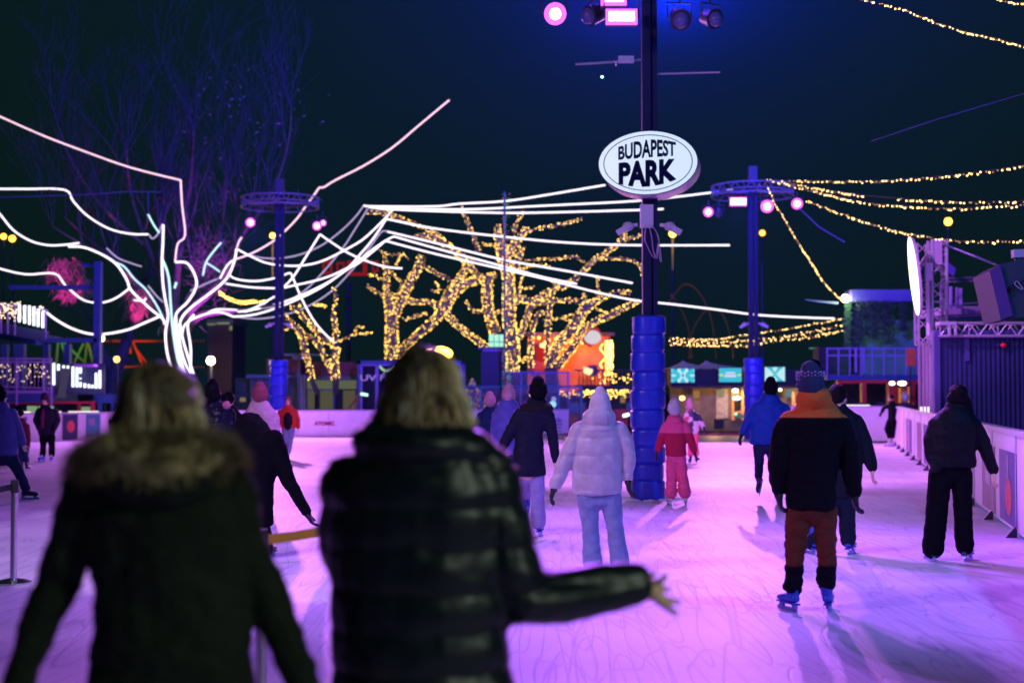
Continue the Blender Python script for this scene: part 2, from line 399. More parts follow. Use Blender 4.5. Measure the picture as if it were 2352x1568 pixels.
def ring_truss(root, X, d, z, r=1.45):
    m = MB(); n = 32
    for dz, rr in ((.17, r), (-.17, r), (.0, r-.28)):
        m.tube([V((X+rr*math.cos(2*PI*i/n), d+rr*math.sin(2*PI*i/n), z+dz)) for i in range(n+1)], .03, 6, False)
    for i in range(n):
        a = 2*PI*i/n; b2 = 2*PI*(i+1)/n; s = 1 if i % 2 else -1
        m.tube([V((X+r*math.cos(a), d+r*math.sin(a), z+.17*s)), V((X+r*math.cos(b2), d+r*math.sin(b2), z-.17*s))], .014, 5)
        if i % 2 == 0: m.tube([V((X+r*math.cos(a), d+r*math.sin(a), z+.17)), V((X+(r-.28)*math.cos(a), d+(r-.28)*math.sin(a), z)), V((X+r*math.cos(a), d+r*math.sin(a), z-.17))], .014, 5)
    for a in (0, PI/2, PI, 3*PI/2): m.bar((X+.1*math.cos(a), d+.1*math.sin(a), z), (X+r*math.cos(a), d+r*math.sin(a), z), .06, .1)
    return m.build('ring_truss', mat('dark_truss', (.14, .13, .17), .5), root)
def par_lamp(c, aim, col, s, label, r=.13, lit=True, group='stage lamps on the ring trusses'):
    """round stage lamp: can, yoke, lens; aimed at a point"""
    c = V(c); t = unit(V(aim)-c); e = empty('stage_lamp', c, label, 'stage lamp', group)
    m = MB(); u = unit(t.cross(V((0, 0, 1)))); w = t.cross(u)
    m.tube([c-t*.36, c-t*.34, c-t*.28, c-t*.05, c-t*.03], [r*.3, r*.5, r*.85, r*1.05, r*1.12], 16).build('can', lampb, e)
    MB().tube([c-t*.15+u*(r+.03), c-t*.15+u*(r+.04)+V((0, 0, .22)), c-t*.15-u*(r+.04)+V((0, 0, .22)), c-t*.15-u*(r+.03)], .014, 6).build('yoke', lampb, e)
    MB().tube([c-t*.15+V((0, 0, .22)), c-t*.15+V((0, 0, .42))], .02, 6).build('clamp', lampb, e)
    if lit:
        MB().ball(c, (r*.62,)*3, 14, 8).build('lens', glow(col, *s), e)
        MB().tube([c-t*.02, c+t*.02], [r*1.0, r*1.15], 18).build('halo_glow', glow('halo_pink', (1, .13, .9), 1.9), e)  # pink bloom round the lens, put in as a glowing disc
    else: MB().ball(c-t*.02, (r*.85,)*3, 14, 8).build('lens', mat('dark_lens', (.1, .1, .3), .15), e)
    return e
def bar_lamp(c, w, h, col, s, label):
    c = V(c); e = empty('stage_lamp', c, label, 'stage lamp', 'stage lamps on the ring trusses')
    MB().box(c+V((0, .09, 0)), (w+.08, .12, h+.08)).build('housing', lampb, e, False)
    MB().tube([c+V((-w/2-.06, .09, 0)), c+V((-w/2-.06, .09, .3)), c+V((w/2+.06, .09, .3)), c+V((w/2+.06, .09, 0))], .015, 6).build('yoke', lampb, e)
    k = 4; f = MB()
    for i in range(k):
        for j in range(2): f.box(c+V(((i+.5)/k*w-w/2, 0, (j-.5)*h/2)), (w/k*.9, .06, h/2*.7))
    MB().box(c+V((0, .035, 0)), (w+.08, .04, h+.08)).build('halo_glow', glow('halo_pink', (1, .13, .9), 1.9), e, False)  # glowing plate behind the lens stands for its pink bloom
    f.build('lens', glow(col, *s), e, False); return e
def camera_pair(root, X, d, z):
    for s in (-1, 1):
        c = V((X+s*.32, d-.1, z)); m = MB(); m.ball(c+V((0, 0, .05)), (.09, .09, .07)); m.bar(c+V((-s*.14, .05, .08)), c+V((0, 0, .06)), .05)
        m.box(c+V((s*.1, -.04, -.02)), (.16, .1, .09), m=Matrix.Rotation(s*.5, 3, 'Y')).build('security_camera', junc, root)

WH = ((1, .72, 1), 9.0); PK = ((1, .25, .95), 7.0)
# near post
X1 = Xa(1490, D1)
p1 = empty('light_post', (X1, D1, 0), 'tall dark light post with blue padded foot carrying the oval sign', 'light post')
rect_pole(D1, 1491, 9.4).build('pole', polem, p1, False)
z_ = lambda y, d=D1: P(0, y, d).z
pad(p1, X1-.02, D1, z_(727), [z_(y) for y in (768, 808, 853, 893, 940, 984, 1024, 1063, 1101)], .262, 3, .006)
fr = MB(); fr.box((X1-.27, D1-.06, .16), (.05, .06, .32)).build('wooden_stake', mat('stake_wood', (.4, .2, .15), .7), p1, False)
MB().box((X1-.035, D1-.12, z_(499)), (.2, .06, .36)).build('junction_box', junc, p1, False)
camera_pair(p1, X1, D1, z_(529))
cb = MB()
for dx, y1 in ((-.02, 560), (.02, 580), (.06, 600)):
    cb.tube(spline([V((X1-.03+dx, D1-.15, z_(518))), V((X1-.02+dx*2.5, D1-.2, z_(545))), V((X1+dx*3, D1-.19, z_(y1))), V((X1+.1+dx, D1-.16, z_(595))), V((X1+.14, D1-.12, z_(560)))], 5), .008, 5)
cb.build('cable', mat('lilac_cable', (.4, .3, .5), .5), p1)
ring_truss(p1, X1, D1, 8.75, 1.45)
br = MB(); br.tube([P(1322, 148, D1-.3), P(1400, 143, D1-.1), P(1472, 137, D1)], .018, 6); br.box(P(1438, 137, D1-.15), (.24, .08, .1)); br.tube([P(1415, 142, D1-.1), P(1415, 152, D1-.1)], .012, 5)
br.tube([P(1508, 170, D1), P(1654, 166, D1-.3)], .014, 6); br.build('antenna_arm', truss, p1)
MB().ball(P(1383, 177, D1-.2), .022).build('status_light', glow('status_glow', (.4, 1, .9), 4), p1)
par_lamp(P(1275, 32, 20.9), (2.2, 4, 1.5), 'lamp_pink_white', WH, 'round pink lamp glaring at the top of the picture, leftmost by the near post', .145)
bar_lamp(P(1428, 38, 20.6), .38, .15, 'lamp_pink_white', WH, 'rectangular pink lamp glaring beside the near post at the top')
bar_lamp(P(1410, -2, 20.8), .3, .1, 'lamp_pink', PK, 'rectangular lamp cut off by the top of the picture, above the near post')
par_lamp(P(1350, 38, 21.6), (-6, 18, 4), '', None, 'unlit moving lamp between the two glaring lamps of the near post', .15, False)
par_lamp(P(1565, 48, 21.2), (3.5, 12, 1), '', None, 'unlit round lamp just right of the near post top', .15, False)
par_lamp(P(1645, 45, 21.6), (9, 12, 3), '', None, 'unlit tilted lamp at the far right of the near post top', .14, False)
# haloed second and third posts
def far_post(label, x, d, ybase, seams, pole_w, seed):
    X = Xa(x, d); e = empty('light_post', (X, d, 0), label, 'light post')
    m = MB(); m.box((X-.09, d, 4.55), (.15, .2, 9.1)); m.box((X+.1, d, 4.55), (.12, .2, 9.1)); m.build('pole', polem, e, False)
    pad(e, X, d, 2.83, seams, .34, seed)
    ring_truss(e, X, d, 8.72, 1.45); MB().box((X, d, 9.35), (.3, .3, .5)).build('pole_cap', lampb, e, False)
    camera_pair(e, X, d, P(0, 748, d).z); return X
X2 = far_post('slender light post with blue padding in the distance right of the near post', 1731, D2, 0, [.4, .75, 1.15, 1.5, 1.9, 2.3, 2.6], .3, 5)
X3 = far_post('dim light post with blue padding at the left, carrying a ring of lamps', 641, D3, 0, [.3, .7, 1.1, 1.5, 1.9, 2.3, 2.6], .3, 9)
hd = (0, 2, 1)
par_lamp(P(1627, 487, 49.2), hd, 'lamp_pink_white', WH, 'small round pink lamp, leftmost on the right-hand ring truss', .15)
bar_lamp(P(1696, 463, 48.5), .5, .22, 'lamp_pink_white', WH, 'rectangular pink lamp on the right-hand ring truss')
par_lamp(P(1762, 474, 48.6), hd, 'lamp_pink_white', WH, 'round pink lamp in the middle of the right-hand ring truss', .19)
par_lamp(P(1831, 468, 49.4), hd, 'lamp_pink_white', WH, 'round pink lamp, rightmost on the right-hand ring truss', .17)
par_lamp(P(1650, 492, 50), (8, 60, 0), '', None, 'unlit lamp beside the leftmost lamp of the right-hand ring truss', .15, False)
par_lamp(P(575, 511, 53), hd, 'lamp_pink_white', WH, 'round pink lamp at the left end of the dim left-hand ring truss', .15)
par_lamp(P(728, 519, 52.6), hd, 'lamp_pink_white', WH, 'larger of two pink lamps at the right end of the left-hand ring truss', .14)
par_lamp(P(742, 512, 52.9), hd, 'lamp_violet', ((.6, .45, 1), 6), 'smaller violet lamp at the right end of the left-hand ring truss', .1)

# ================================================================== oval sign
sg = empty('oval_sign', (X1, D1, z_(374)), 'white glowing oval sign with dark lettering high on the near post', 'sign')
RZ = -R(11); rot = Matrix.Rotation(RZ, 3, 'Z'); ds = 21.5
C = P(1488, 374, ds); AX, AZ = 115.5/S(ds), 75/S(ds)
def ell(c, ax, az, y, n=64): return [c+rot@V((ax*math.cos(2*PI*i/n), y, az*math.sin(2*PI*i/n))) for i in range(n)]
mb = MB(); n = 64; T = .62
rs = [ell(C, AX*.995, AZ*.99, 0), ell(C, AX*1.0, AZ, .02), ell(C, AX*1.0, AZ, T), ell(C, AX*.97, AZ*.97, T+.03)]
mb.v = [v for q in rs for v in q]
for i in range(3):
    for j in range(n): mb.f.append((i*n+j, i*n+(j+1) % n, (i+1)*n+(j+1) % n, (i+1)*n+j))
mb.f.append(tuple(3*n+j for j in range(n))); mb.build('drum', mat('sign_drum', (.6, .58, .62), .35, var=.08), sg)
face = bpy.data.materials.new('sign_face'); face.use_nodes = True; ft = face.node_tree; fb = ft.nodes['Principled BSDF']
fb.inputs['Base Color'].default_value = (.38, .38, .40, 1); fb.inputs['Roughness'].default_value = .3
fb.inputs['Emission Strength'].default_value = .74; fb.inputs['Emission Color'].default_value = (.72, .98, 1, 1)
f = MB(); k = ell(C, AX*.99, AZ*.985, -.003); f.add(k, [tuple(reversed(range(n)))]); f.build('face', face, sg, False)
ink = mat('sign_ink', (.004, .006, .03), .8, spec=.05)
rim = MB()
def annulus(mb, a0, b0, a1, b1, y):
    o = ell(C, a0, b0, y); i_ = ell(C, a1, b1, y); k = len(mb.v); mb.v += o+i_
    for j in range(n): mb.f.append((k+j, k+(j+1) % n, k+n+(j+1) % n, k+n+j))
annulus(rim, AX*1.004, AZ*1.006, AX*.985, AZ*.975, -.008); annulus(rim, AX*.893, AZ*.868, AX*.875, AZ*.842, -.008)
rim.build('outline', ink, sg, False)
def warped(txt, x0, x1, top, bot, bold):
    q, fs = text_mb(txt, 1, 1, bold=bold); b = MB(); k = 151.9/2.24/1.306/151.9
    out = []
    for u, w in q:
        x = x0+(x1-x0)*(u+1)/2; y = bot(u)+(top(u)-bot(u))*w
        out.append(C+rot@V(((x-768)/2.9254/S(ds), -.012, (1095-y)/2.9254/S(ds))))
    b.add(out, fs); return b.build('lettering', ink, sg, False)
warped('BUDAPEST', 568, 958, lambda u: 938+34*u*u-10*u, lambda u: 1062+2*u*u-8*u, .036)
warped('PARK', 570, 962, lambda u: 1076+6*u*u-8*u, lambda u: 1258-34*u*u-10*u, .055)

rs_ = random.Random(8); sn = MB()
for X_, d_, r_ in ((X1, D1, .30), (X2, D2, .42), (X3, D3, .42)):
    for i in range(46):
        a = rs_.uniform(0, 2*PI); q = rs_.uniform(.02, .07); sn.ball((X_+(r_+rs_.uniform(-.03, .14))*math.cos(a), d_+(r_+rs_.uniform(-.03, .14))*math.sin(a), .004), (q*1.3, q*1.3, q*.45), 8, 5)
tag(sn.build('snow_scrapings', snow, None), 'scraped ice crumbs piled round the feet of the padded posts', 'snow', kind='stuff')
# ================================================================== LED rope tree
bark = mat('bark', (.09, .07, .07), .9, var=.4, vscale=6, bump=.6, bscale=14)
clusm = mat('cluster_twig', (.16, .12, .14), .9)
twigm = mat('twig_bark', (.04, .05, .07), .9, var=.3, vscale=3)
ropeW = glow('rope_white', (1, .88, 1.08), 1.9, True); ropeP = glow('rope_pink', (1, .62, .80), 1.6); ropeC = glow('rope_cyan', (.58, .9, 1), 1.5); ropeV = glow('rope_violet', (.7, .55, 1), .9)
DT = 61.0
rnd = random.Random(4)
def branch(mb, p, dirv, length, r, depth, rnd, up=.25, wig=.25, n=6, kids=3, spread=.55):
    pts = [p]; rs = [r]; d = unit(dirv)
    k = 5
    for i in range(k):
        d = unit(d+V((rnd.uniform(-wig, wig), rnd.uniform(-wig, wig), rnd.uniform(-wig, wig)+up*.3)))
        pts.append(pts[-1]+d*length/k); rs.append(max(r*(1-.6*(i+1)/k), .004))
    mb.tube(pts, rs, max(3, n), False)
    if depth <= 0: return
    for c in range(kids):
        i = rnd.randint(2, k); q = pts[i]; dd = unit(pts[i]-pts[i-1])
        nd = unit(dd+V((rnd.uniform(-1, 1), rnd.uniform(-1, 1), rnd.uniform(-.6, 1)))*spread)
        branch(mb, q, nd, length*rnd.uniform(.55, .85), rs[i]*.75, depth-1, rnd, up, wig, n-1, kids, spread)
tr = empty('tree', P(405, 905, DT), 'tall bare tree outlined with white glowing light ropes at the left', 'tree')
t = MB()
def pp(l, d=DT, dd=0): return [P(q[0], q[1], d+(q[2] if len(q) > 2 else 0)) for q in l]
def limb_px(mb, l, d=DT):
    mb.tube(spline(pp([(q[0], q[1], q[3] if len(q) > 3 else 0) for q in l], d), 4), [w for i, w in enumerate(sum([[l[i][2]*(1-j/4)+l[i+1][2]*j/4 for j in range(4)] for i in range(len(l)-1)], [])+[l[-1][2]])], 9)
base = P(408, 900, DT)
t2 = [(408, 925, .62), (408, 850, .5), (405, 780, .46), (400, 740, .42), (398, 700, .3)]
limb_px(t, t2)
limbs = [[(385, 760, .24), (380, 680, .2), (372, 600, .14, .3), (373, 520, .08, .5), (372, 420, .05, .6)],
 [(388, 750, .22), (350, 705, .17), (300, 640, .12, -.6), (255, 595, .09, -1), (190, 562, .06, -1.2), (120, 520, .03, -1.5)],
 [(395, 740, .22), (330, 665, .15, .8), (270, 600, .1, 1.5), (215, 560, .07, 2), (150, 500, .03, 2)],
 [(415, 750, .24), (450, 700, .18, -.5), (480, 675, .14, -.8), (525, 620, .11, -1), (545, 565, .08, -1), (575, 480, .05, -.5), (590, 400, .03)],
 [(410, 740, .22), (430, 695, .14, .5), (455, 650, .1, .6), (440, 610, .08, .6), (405, 600, .06, .6)],
 [(425, 760, .24), (455, 727, .17, -.6), (500, 716, .14, -1), (560, 712, .09, -1.5), (600, 705, .06, -2), (640, 700, .03, -2)],
 [(400, 720, .2), (410, 600, .14, .8), (425, 500, .1, 1), (440, 400, .07, 1.2), (445, 300, .04, 1)],
 [(430, 690, .13), (470, 620, .1, .5), (500, 560, .06, 1), (515, 480, .05, 1), (520, 380, .03, 1)],
 [(400, 730, .16), (370, 640, .12, 1.2), (330, 540, .09, 1.6), (300, 440, .06, 1.7), (290, 340, .04, 1.5)],
 [(470, 640, .1), (540, 560, .08, 1.2), (620, 450, .06, 1), (660, 340, .04, .5), (670, 250, .02, 0)],
 [(330, 560, .09, 1.6), (240, 480, .07, .5), (170, 380, .05, 0), (130, 280, .03, 0)]]
for l in limbs: limb_px(t, l)
t.build('trunk', bark, tr)
cm = MB(); rnd = random.Random(11)
for l in limbs:
    for k in range(1, len(l)):
        x, y, r = l[k][:3]; o = l[k][3] if len(l[k]) > 3 else 0
        if y > 620: continue
        for c in range(2 if k < len(l)-1 else 4):
            branch(cm, P(x, y, DT+o), (rnd.uniform(-.45, .45), rnd.uniform(-.5, .5), 1), rnd.uniform(1.6, 2.9), max(r*.65, .02), 3, rnd, up=.35, wig=.22, n=5, kids=3, spread=.6)
cm.build('crown', twigm, tr)
# curled dead leaves caught high in the crown
lf = MB()
for i in range(120):
    x = rnd.gauss(560, 90); y = rnd.uniform(150, 470); c = P(x, y, DT+rnd.uniform(-1.5, 2)); a = unit((rnd.uniform(-1, 1), rnd.uniform(-1, 1), rnd.uniform(-1, 1))); b_ = unit(a.cross(V((.3, .9, .2)))); s = rnd.uniform(.03, .12)
    lf.quad(c-a*s, c+b_*s*.5, c+a*s, c-b_*s*.5)
lf.build('dead_leaves', mat('dead_leaf', (.13, .11, .13), .9), tr, False)
# drooping twig clusters lit pink from below
def droop(mb, x, y, d, h, w, n, rnd, pull=.05):
    for i in range(n):
        p = P(x+rnd.gauss(0, w*.5), y+rnd.uniform(0, h*.5), d+rnd.uniform(-.4, .4)); pts = [p]; v = V((rnd.uniform(-1, 1), rnd.uniform(-.6, .6), -rnd.uniform(.3, 1.4)))
        for k in range(4):
            v += V((rnd.uniform(-.5, .5), rnd.uniform(-.3, .3), rnd.uniform(-.4, .2))); pts.append(pts[-1]+v*h/S(d)*.07)
        mb.tube(pts, [.014, .012, .01, .008, .006], 3, False)
pk = MB(); rnd = random.Random(8)
for x, y, h, w, n in ((145, 590, 90, 40, 130), (150, 660, 45, 22, 160), (195, 640, 60, 18, 90), (320, 660, 90, 26, 130), (318, 700, 50, 12, 110), (400, 740, 40, 40, 30)): droop(pk, x, y, DT-1, h, w, n, rnd)
for i in range(420):
    x = rnd.gauss(485, 26); y = rnd.gauss(610, 40); branch(pk, P(x, y, DT+rnd.uniform(-.8, 1)), (rnd.uniform(-1, 1), rnd.uniform(-.6, .6), rnd.uniform(-.7, 1)), rnd.uniform(.25, .7), .012, 0, rnd, n=3)
pk.build('twig_cluster', clusm, tr)
spot('tree_uplight', P(150, 905, 57), P(150, 650, DT-1), 10000, (1, .03, .40), 17, .5, .1)
spot('tree_uplight', P(330, 880, 58), P(320, 690, DT-1), 7000, (1, .03, .30), 17, .5, .1)
spot('tree_uplight', P(470, 900, 56.5), P(480, 620, DT), 9000, (.7, .05, 1), 32, .6, .1)
spot('tree_uplight', P(420, 900, 52), P(440, 330, DT), 900, (.06, .08, 1), 70, .8, .1)
# light ropes
def rope(label, l, m=ropeW, d=59.0, r=.042, strips=None, name='light_rope', sp=True):
    pts = pp(l, d); pts = spline(pts, 4) if sp else pts
    o = MB().tube(pts, r, 6).build(name, m)
    return tag(o, label, 'light rope', 'glowing light ropes strung from the tree')
ropes = [
 ('light rope on the right flank of the trunk, spreading at its foot', [(413, 742), (420, 780), (432, 820), (444, 858)], ropeW),
 ('light rope in the middle of the trunk between the cyan and white ones', [(404, 724), (406, 770), (410, 812), (420, 858)], ropeW),
 ('pink light rope descending from the left edge to a sharp corner above the tree', [(-40, 250), (0, 268), (100, 312), (200, 350), (300, 385), (415, 414)], ropeP),
 ('short upright pink light rope dropping from the sharp corner above the tree', [(415, 414), (418, 470), (425, 540), (408, 560), (402, 602)], ropeP),
 ('light rope level at the left edge, then sagging to the tree top', [(-30, 434), (60, 434), (148, 436), (168, 462), (200, 495), (250, 525), (300, 537), (340, 538)], ropeW),
 ('light rope sagging from the left edge onto the outer left bough', [(-20, 472), (0, 492), (30, 528), (70, 553), (110, 563), (150, 562), (182, 558)], ropeW),
 ('light rope from the left edge sagging deeply below the pink twigs', [(-20, 610), (0, 617), (60, 630), (125, 628), (150, 655), (190, 688), (230, 695), (265, 685), (300, 660)], ropeW),
 ('lowest light rope, sagging from the terrace corner to the trunk', [(92, 705), (130, 735), (175, 758), (225, 768), (290, 758), (330, 742), (365, 727)], ropeW),
 ('light rope along the left bough down to the trunk', [(157, 566), (200, 570), (260, 600), (290, 640), (300, 665), (330, 695), (350, 713), (374, 732), (378, 745)], ropeW),
 ('cyan light rope branching off the left bough', [(262, 602), (285, 612), (308, 640), (335, 665), (362, 705), (378, 740)], ropeC),
 ('short light rope stub on the left side of the bough', [(307, 689), (330, 690), (335, 684)], ropeW),
 ('short slanting light rope at the tree top', [(340, 492), (352, 515), (366, 535)], ropeC),
 ('hooked light rope at the very top of the trunk limb', [(342, 538), (350, 548), (362, 538), (373, 514)], ropeV),
 ('cyan light rope, leftmost up the trunk', [(375, 516), (374, 560), (372, 600), (374, 650), (380, 690), (386, 725), (380, 765), (384, 810), (396, 856)], ropeW),
 ('cyan light rope, second up the trunk', [(373, 595), (387, 635), (392, 700), (396, 750), (403, 800), (415, 858)], ropeC),
 ('light rope along the trunk and the small inner bough', [(403, 602), (432, 606), (452, 650), (432, 692), (405, 720), (402, 762), (408, 800), (424, 858)], ropeW),
 ('light rope along the trunk and the right bough', [(543, 572), (538, 600), (520, 640), (480, 675), (440, 705), (415, 735), (412, 780), (422, 825), (436, 858)], ropeW),
 ('light rope, rightmost up the trunk, kinked at its middle', [(446, 722), (431, 745), (438, 800), (437, 858)], ropeW),
 ('light rope running out on the low right bough', [(418, 770), (425, 745), (455, 727), (500, 716), (536, 727)], ropeW),
 ('short light rope on top of the low right bough', [(478, 718), (500, 710), (545, 712)], ropeW),
 ('short forked light rope above the right bough', [(508, 557), (490, 578), (473, 603), (466, 633)], ropeC),
 ('broken light rope slanting beside the forked one', [(473, 603), (488, 612), (505, 624)], ropeC),
 ('light rope doubling the upper right bough', [(505, 640), (520, 612), (534, 598)], ropeW),
 ('pink rope tip standing above the right bough', [(544, 568), (550, 552), (556, 545)], ropeP),
 ('short broken light rope piece floating beside the trunk', [(401, 662), (405, 648)], ropeC),
 ('violet light rope piece on the back bough', [(245, 570), (270, 592), (300, 604), (325, 612)], ropeV),
 ('magenta light rope piece left of the trunk', [(340, 656), (360, 680), (375, 694)], ropeV),
 ('magenta light rope piece right of the trunk', [(437, 668), (465, 655), (500, 640)], ropeV),
 ('pink light rope rising right from the bough to the open end in the sky', [(536, 597), (580, 581), (624, 556), (653, 532), (682, 502), (700, 477), (734, 430)], ropeP),
 ('pink light rope sloping up to its free end high in the sky', [(734, 430), (744, 430), (770, 414), (835, 381), (900, 340), (960, 290), (1003, 254), (1032, 230)], ropeP),
 ('thick light rope sagging from the bough to the upper corner', [(543, 571), (571, 586), (609, 603), (653, 610), (700, 609), (741, 599), (785, 578), (829, 553), (858, 528), (887, 499), (906, 477)], ropeW),
 ('thin violet light rope sagging behind the thick one', [(545, 573), (571, 585), (609, 593), (653, 592), (697, 582), (741, 562), (785, 529), (817, 497), (835, 473)], ropeV),
 ('violet light rope falling steeply from the upper corner', [(846, 477), (814, 529), (785, 573), (741, 626), (700, 667), (653, 696), (633, 704), (548, 714)], ropeV),
 ('short light rope slanting up to the left-hand post', [(546, 716), (580, 709), (634, 679)], ropeW),
 ('light rope kinked beside the left-hand post then falling to the yellow tree', [(650, 633), (666, 627), (674, 641), (694, 688), (718, 732), (741, 761), (759, 778), (774, 786)], ropeW),
 ('upper of two light ropes ending at the left-hand post', [(526, 630), (536, 638), (559, 644), (595, 645), (634, 638)], ropeW),
 ('lower of two light ropes ending at the left-hand post', [(518, 651), (536, 654), (580, 660), (634, 662)], ropeW),
 ('light rope zigzagging up to a peak by the left-hand post lamps', [(650, 661), (674, 635), (700, 594), (735, 538)], ropeW),
 ('light rope falling from the peak to a loose end in the yellow tree', [(735, 538), (756, 553), (800, 581), (844, 600), (887, 613), (924, 616)], ropeW),
 ('light rope rising from the left-hand post to the lower corner', [(650, 661), (677, 655), (726, 644), (770, 629), (814, 606), (852, 576), (885, 553), (905, 543)], ropeW),
 ('thick light rope from the low bough to the lower corner', [(536, 727), (580, 723), (624, 711), (682, 688), (741, 658), (800, 617), (829, 600), (885, 553)], ropeW),
 ('violet light rope hanging lowest towards the middle corner', [(536, 727), (589, 732), (639, 726), (682, 714), (726, 693), (770, 661), (814, 614), (835, 588), (858, 556), (877, 532), (890, 532)], ropeV),
 ('light rope climbing from the low bough to the second corner', [(560, 716), (650, 694), (741, 655), (794, 620), (829, 582), (858, 547), (887, 503)], ropeW),
 ('topmost light rope running right behind the oval sign', [(835, 472), (860, 474), (1000, 474), (1055, 468), (1160, 462), (1260, 447), (1390, 425)], ropeW),
 ('light rope passing behind the oval sign to the right-hand lamps', [(846, 474), (900, 479), (1000, 481), (1100, 480), (1200, 475), (1300, 470), (1455, 462), (1572, 450), (1682, 436)], ropeW),
 ('light rope ending just right of the near post under the sign', [(848, 476), (905, 481), (1000, 485), (1160, 489), (1300, 487), (1475, 482), (1524, 480)], ropeW),
 ('light rope running level right to a free end below the pink lamps', [(887, 503), (903, 506), (1000, 525), (1150, 543), (1300, 557), (1450, 563), (1676, 563)], ropeW),
 ('light rope sloping down right, ending left of the near post', [(890, 532), (1000, 558), (1150, 595), (1300, 622), (1453, 650)], ropeW),
 ('light rope sloping down right, ending in the yellow trees', [(905, 543), (1000, 570), (1150, 610), (1250, 637), (1325, 652)], ropeW),
 ('longest light rope, crossing behind the near post to the right-hand yard', [(885, 553), (1000, 583), (1150, 617), (1250, 640), (1350, 666), (1450, 688), (1540, 698), (1640, 710), (1740, 723), (1850, 729), (1916, 731)], ropeW)]
for lab, l, m in ropes:
    rope(lab, l, m, 59.0 if l[0][1] < 860 else 59, r=.026 if m is ropeV else (.044 if 'trunk' in lab else .035), sp=True)
wireb = mat('slate_wire', (.02, .03, .08), .8, spec=.1)
m = MB(); m.tube(pp([(0, 453), (200, 447), (290, 440), (370, 441)], 58.5), .02, 5); m.tube(pp([(340, 442), (341, 492)], 58.5), .02, 5)
tag(m.build('wire', mat('violet_wire', (.12, .1, .25), .6)), 'unlit violet wire sagging across the left edge of the tree', 'wire')
m = MB(); m.tube([P(1836, 478, 49), P(1880, 520, 48), P(1940, 556, 47)], .02, 5); tag(m.build('wire', mat('violet_wire', (0, 0, 0))), 'thin violet guy wire falling right from the right-hand ring truss', 'wire')
m = MB(); m.tube([P(2000, 325, 40), P(2150, 275, 34), P(2352, 215, 28), P(2420, 190, 26)], .005, 5); tag(m.build('wire', wireb), 'faint wire crossing the dark sky at the upper right', 'wire')

# ================================================================== trees wrapped with warm fairy lights
bulbY = glow('bulb_gold', (1, .60, .10), 7.5); bulbD = glow('bulb_amber', (1, .48, .12), 1.6)
XF = lambda x, y: (842+x*.28, 429+y*.28); XA = lambda x, y: (643+x*.15625, 643+y*.15625)
def wrapped(label, d, fn, scale, branches, trunks, seed):
    rnd = random.Random(seed); bm = MB(); B1 = MB(); B2 = MB()
    for br in branches:
        pts = []; rs = []; off = rnd.uniform(-.8, .8)*(len(br) > 2)
        for i, (x, y, w) in enumerate(br):
            gx, gy = fn(x, y); pts.append(P(gx, gy, d+off*i/len(br))); rs.append(w*scale/2/S(d))
        k = 5; sp_ = spline(pts, k); rr = [rs[i]*(1-j/k)+rs[i+1]*j/k for i in range(len(rs)-1) for j in range(k)]+[rs[-1]]
        bm.tube(sp_, [max(.012, q*.86) for q in rr], 8)
        for i in range(len(sp_)-1):
            a, b_ = sp_[i], sp_[i+1]; seg = (b_-a).length; t_ = unit(b_-a); u = unit(t_.cross(V((0, 1, 0)))); w = t_.cross(u); r = rr[i]
            cnt = seg*(2*PI*max(r, .06))/.0085*.85
            cnt = int(cnt)+(rnd.random() < cnt-int(cnt))
            for q in range(cnt):
                an = rnd.uniform(0, 2*PI); p = a+(b_-a)*rnd.random()+(u*math.cos(an)+w*math.sin(an))*(r*1.0+rnd.uniform(.0, .035))
                if t_.y != 0 and (u*math.cos(an)+w*math.sin(an)).y > .45: continue
                (B1 if rnd.random() < .5 else B2).oct(p, rnd.uniform(.014, .026))
    for (x, y, w, x2, y2, w2) in trunks:
        bm.tube([P(x, y, d), P(x2, y2, d)], [w/2/S(d), w2/2/S(d)], 9)
    gx = trunks[0]
    e = empty('tree', V((P(gx[3], 0, d).x, d, 0)), label, 'tree', 'bare trees wrapped in golden fairy lights')
    bm.build('trunk', bark, e)
    lit = empty('fairy_lights', V((P(gx[3], 0, d).x, d, .01)), 'golden fairy lights wound round '+label.split(' wrapped')[0].replace('bare ', ''), 'fairy lights', 'golden fairy lights wound on the bare trees')
    o = B1.build('bright_bulbs', bulbY, lit, False); o['kind'] = 'stuff'
    o = B2.build('dim_bulbs', bulbD, lit, False); o['kind'] = 'stuff'
tA = [[(470, 1470, 80), (430, 1250, 80), (380, 1100, 80), (340, 880, 100), (300, 760, 100), (200, 660, 60), (80, 520, 20), (85, 470, 14)],
 [(820, 1470, 110), (800, 1180, 100), (820, 1000, 130), (870, 950, 110)], [(770, 1340, 80), (650, 1120, 70), (580, 960, 80), (480, 850, 50), (400, 820, 40)],
 [(800, 960, 80), (700, 915, 60), (600, 830, 70), (480, 680, 80), (370, 580, 80), (280, 450, 60), (170, 400, 30), (150, 430, 14)],
 [(820, 900, 80), (820, 720, 70), (790, 500, 40), (815, 350, 35), (820, 200, 40), (750, 120, 15)], [(870, 900, 20), (1000, 850, 20), (1120, 800, 18), (1360, 775, 15)],
 [(1090, 785, 16), (1140, 690, 14), (1250, 700, 12)], [(460, 370, 14), (560, 365, 16), (690, 390, 14)], [(130, 720, 12), (60, 730, 12)], [(290, 330, 10), (285, 420, 16)]]
wrapped('short bare tree wrapped in golden lights right of the left-hand post', 58, XA, .15625, tA, [(730, 905, 13, 716, 872, 11), (771, 905, 14, 771, 872, 15)], 1)
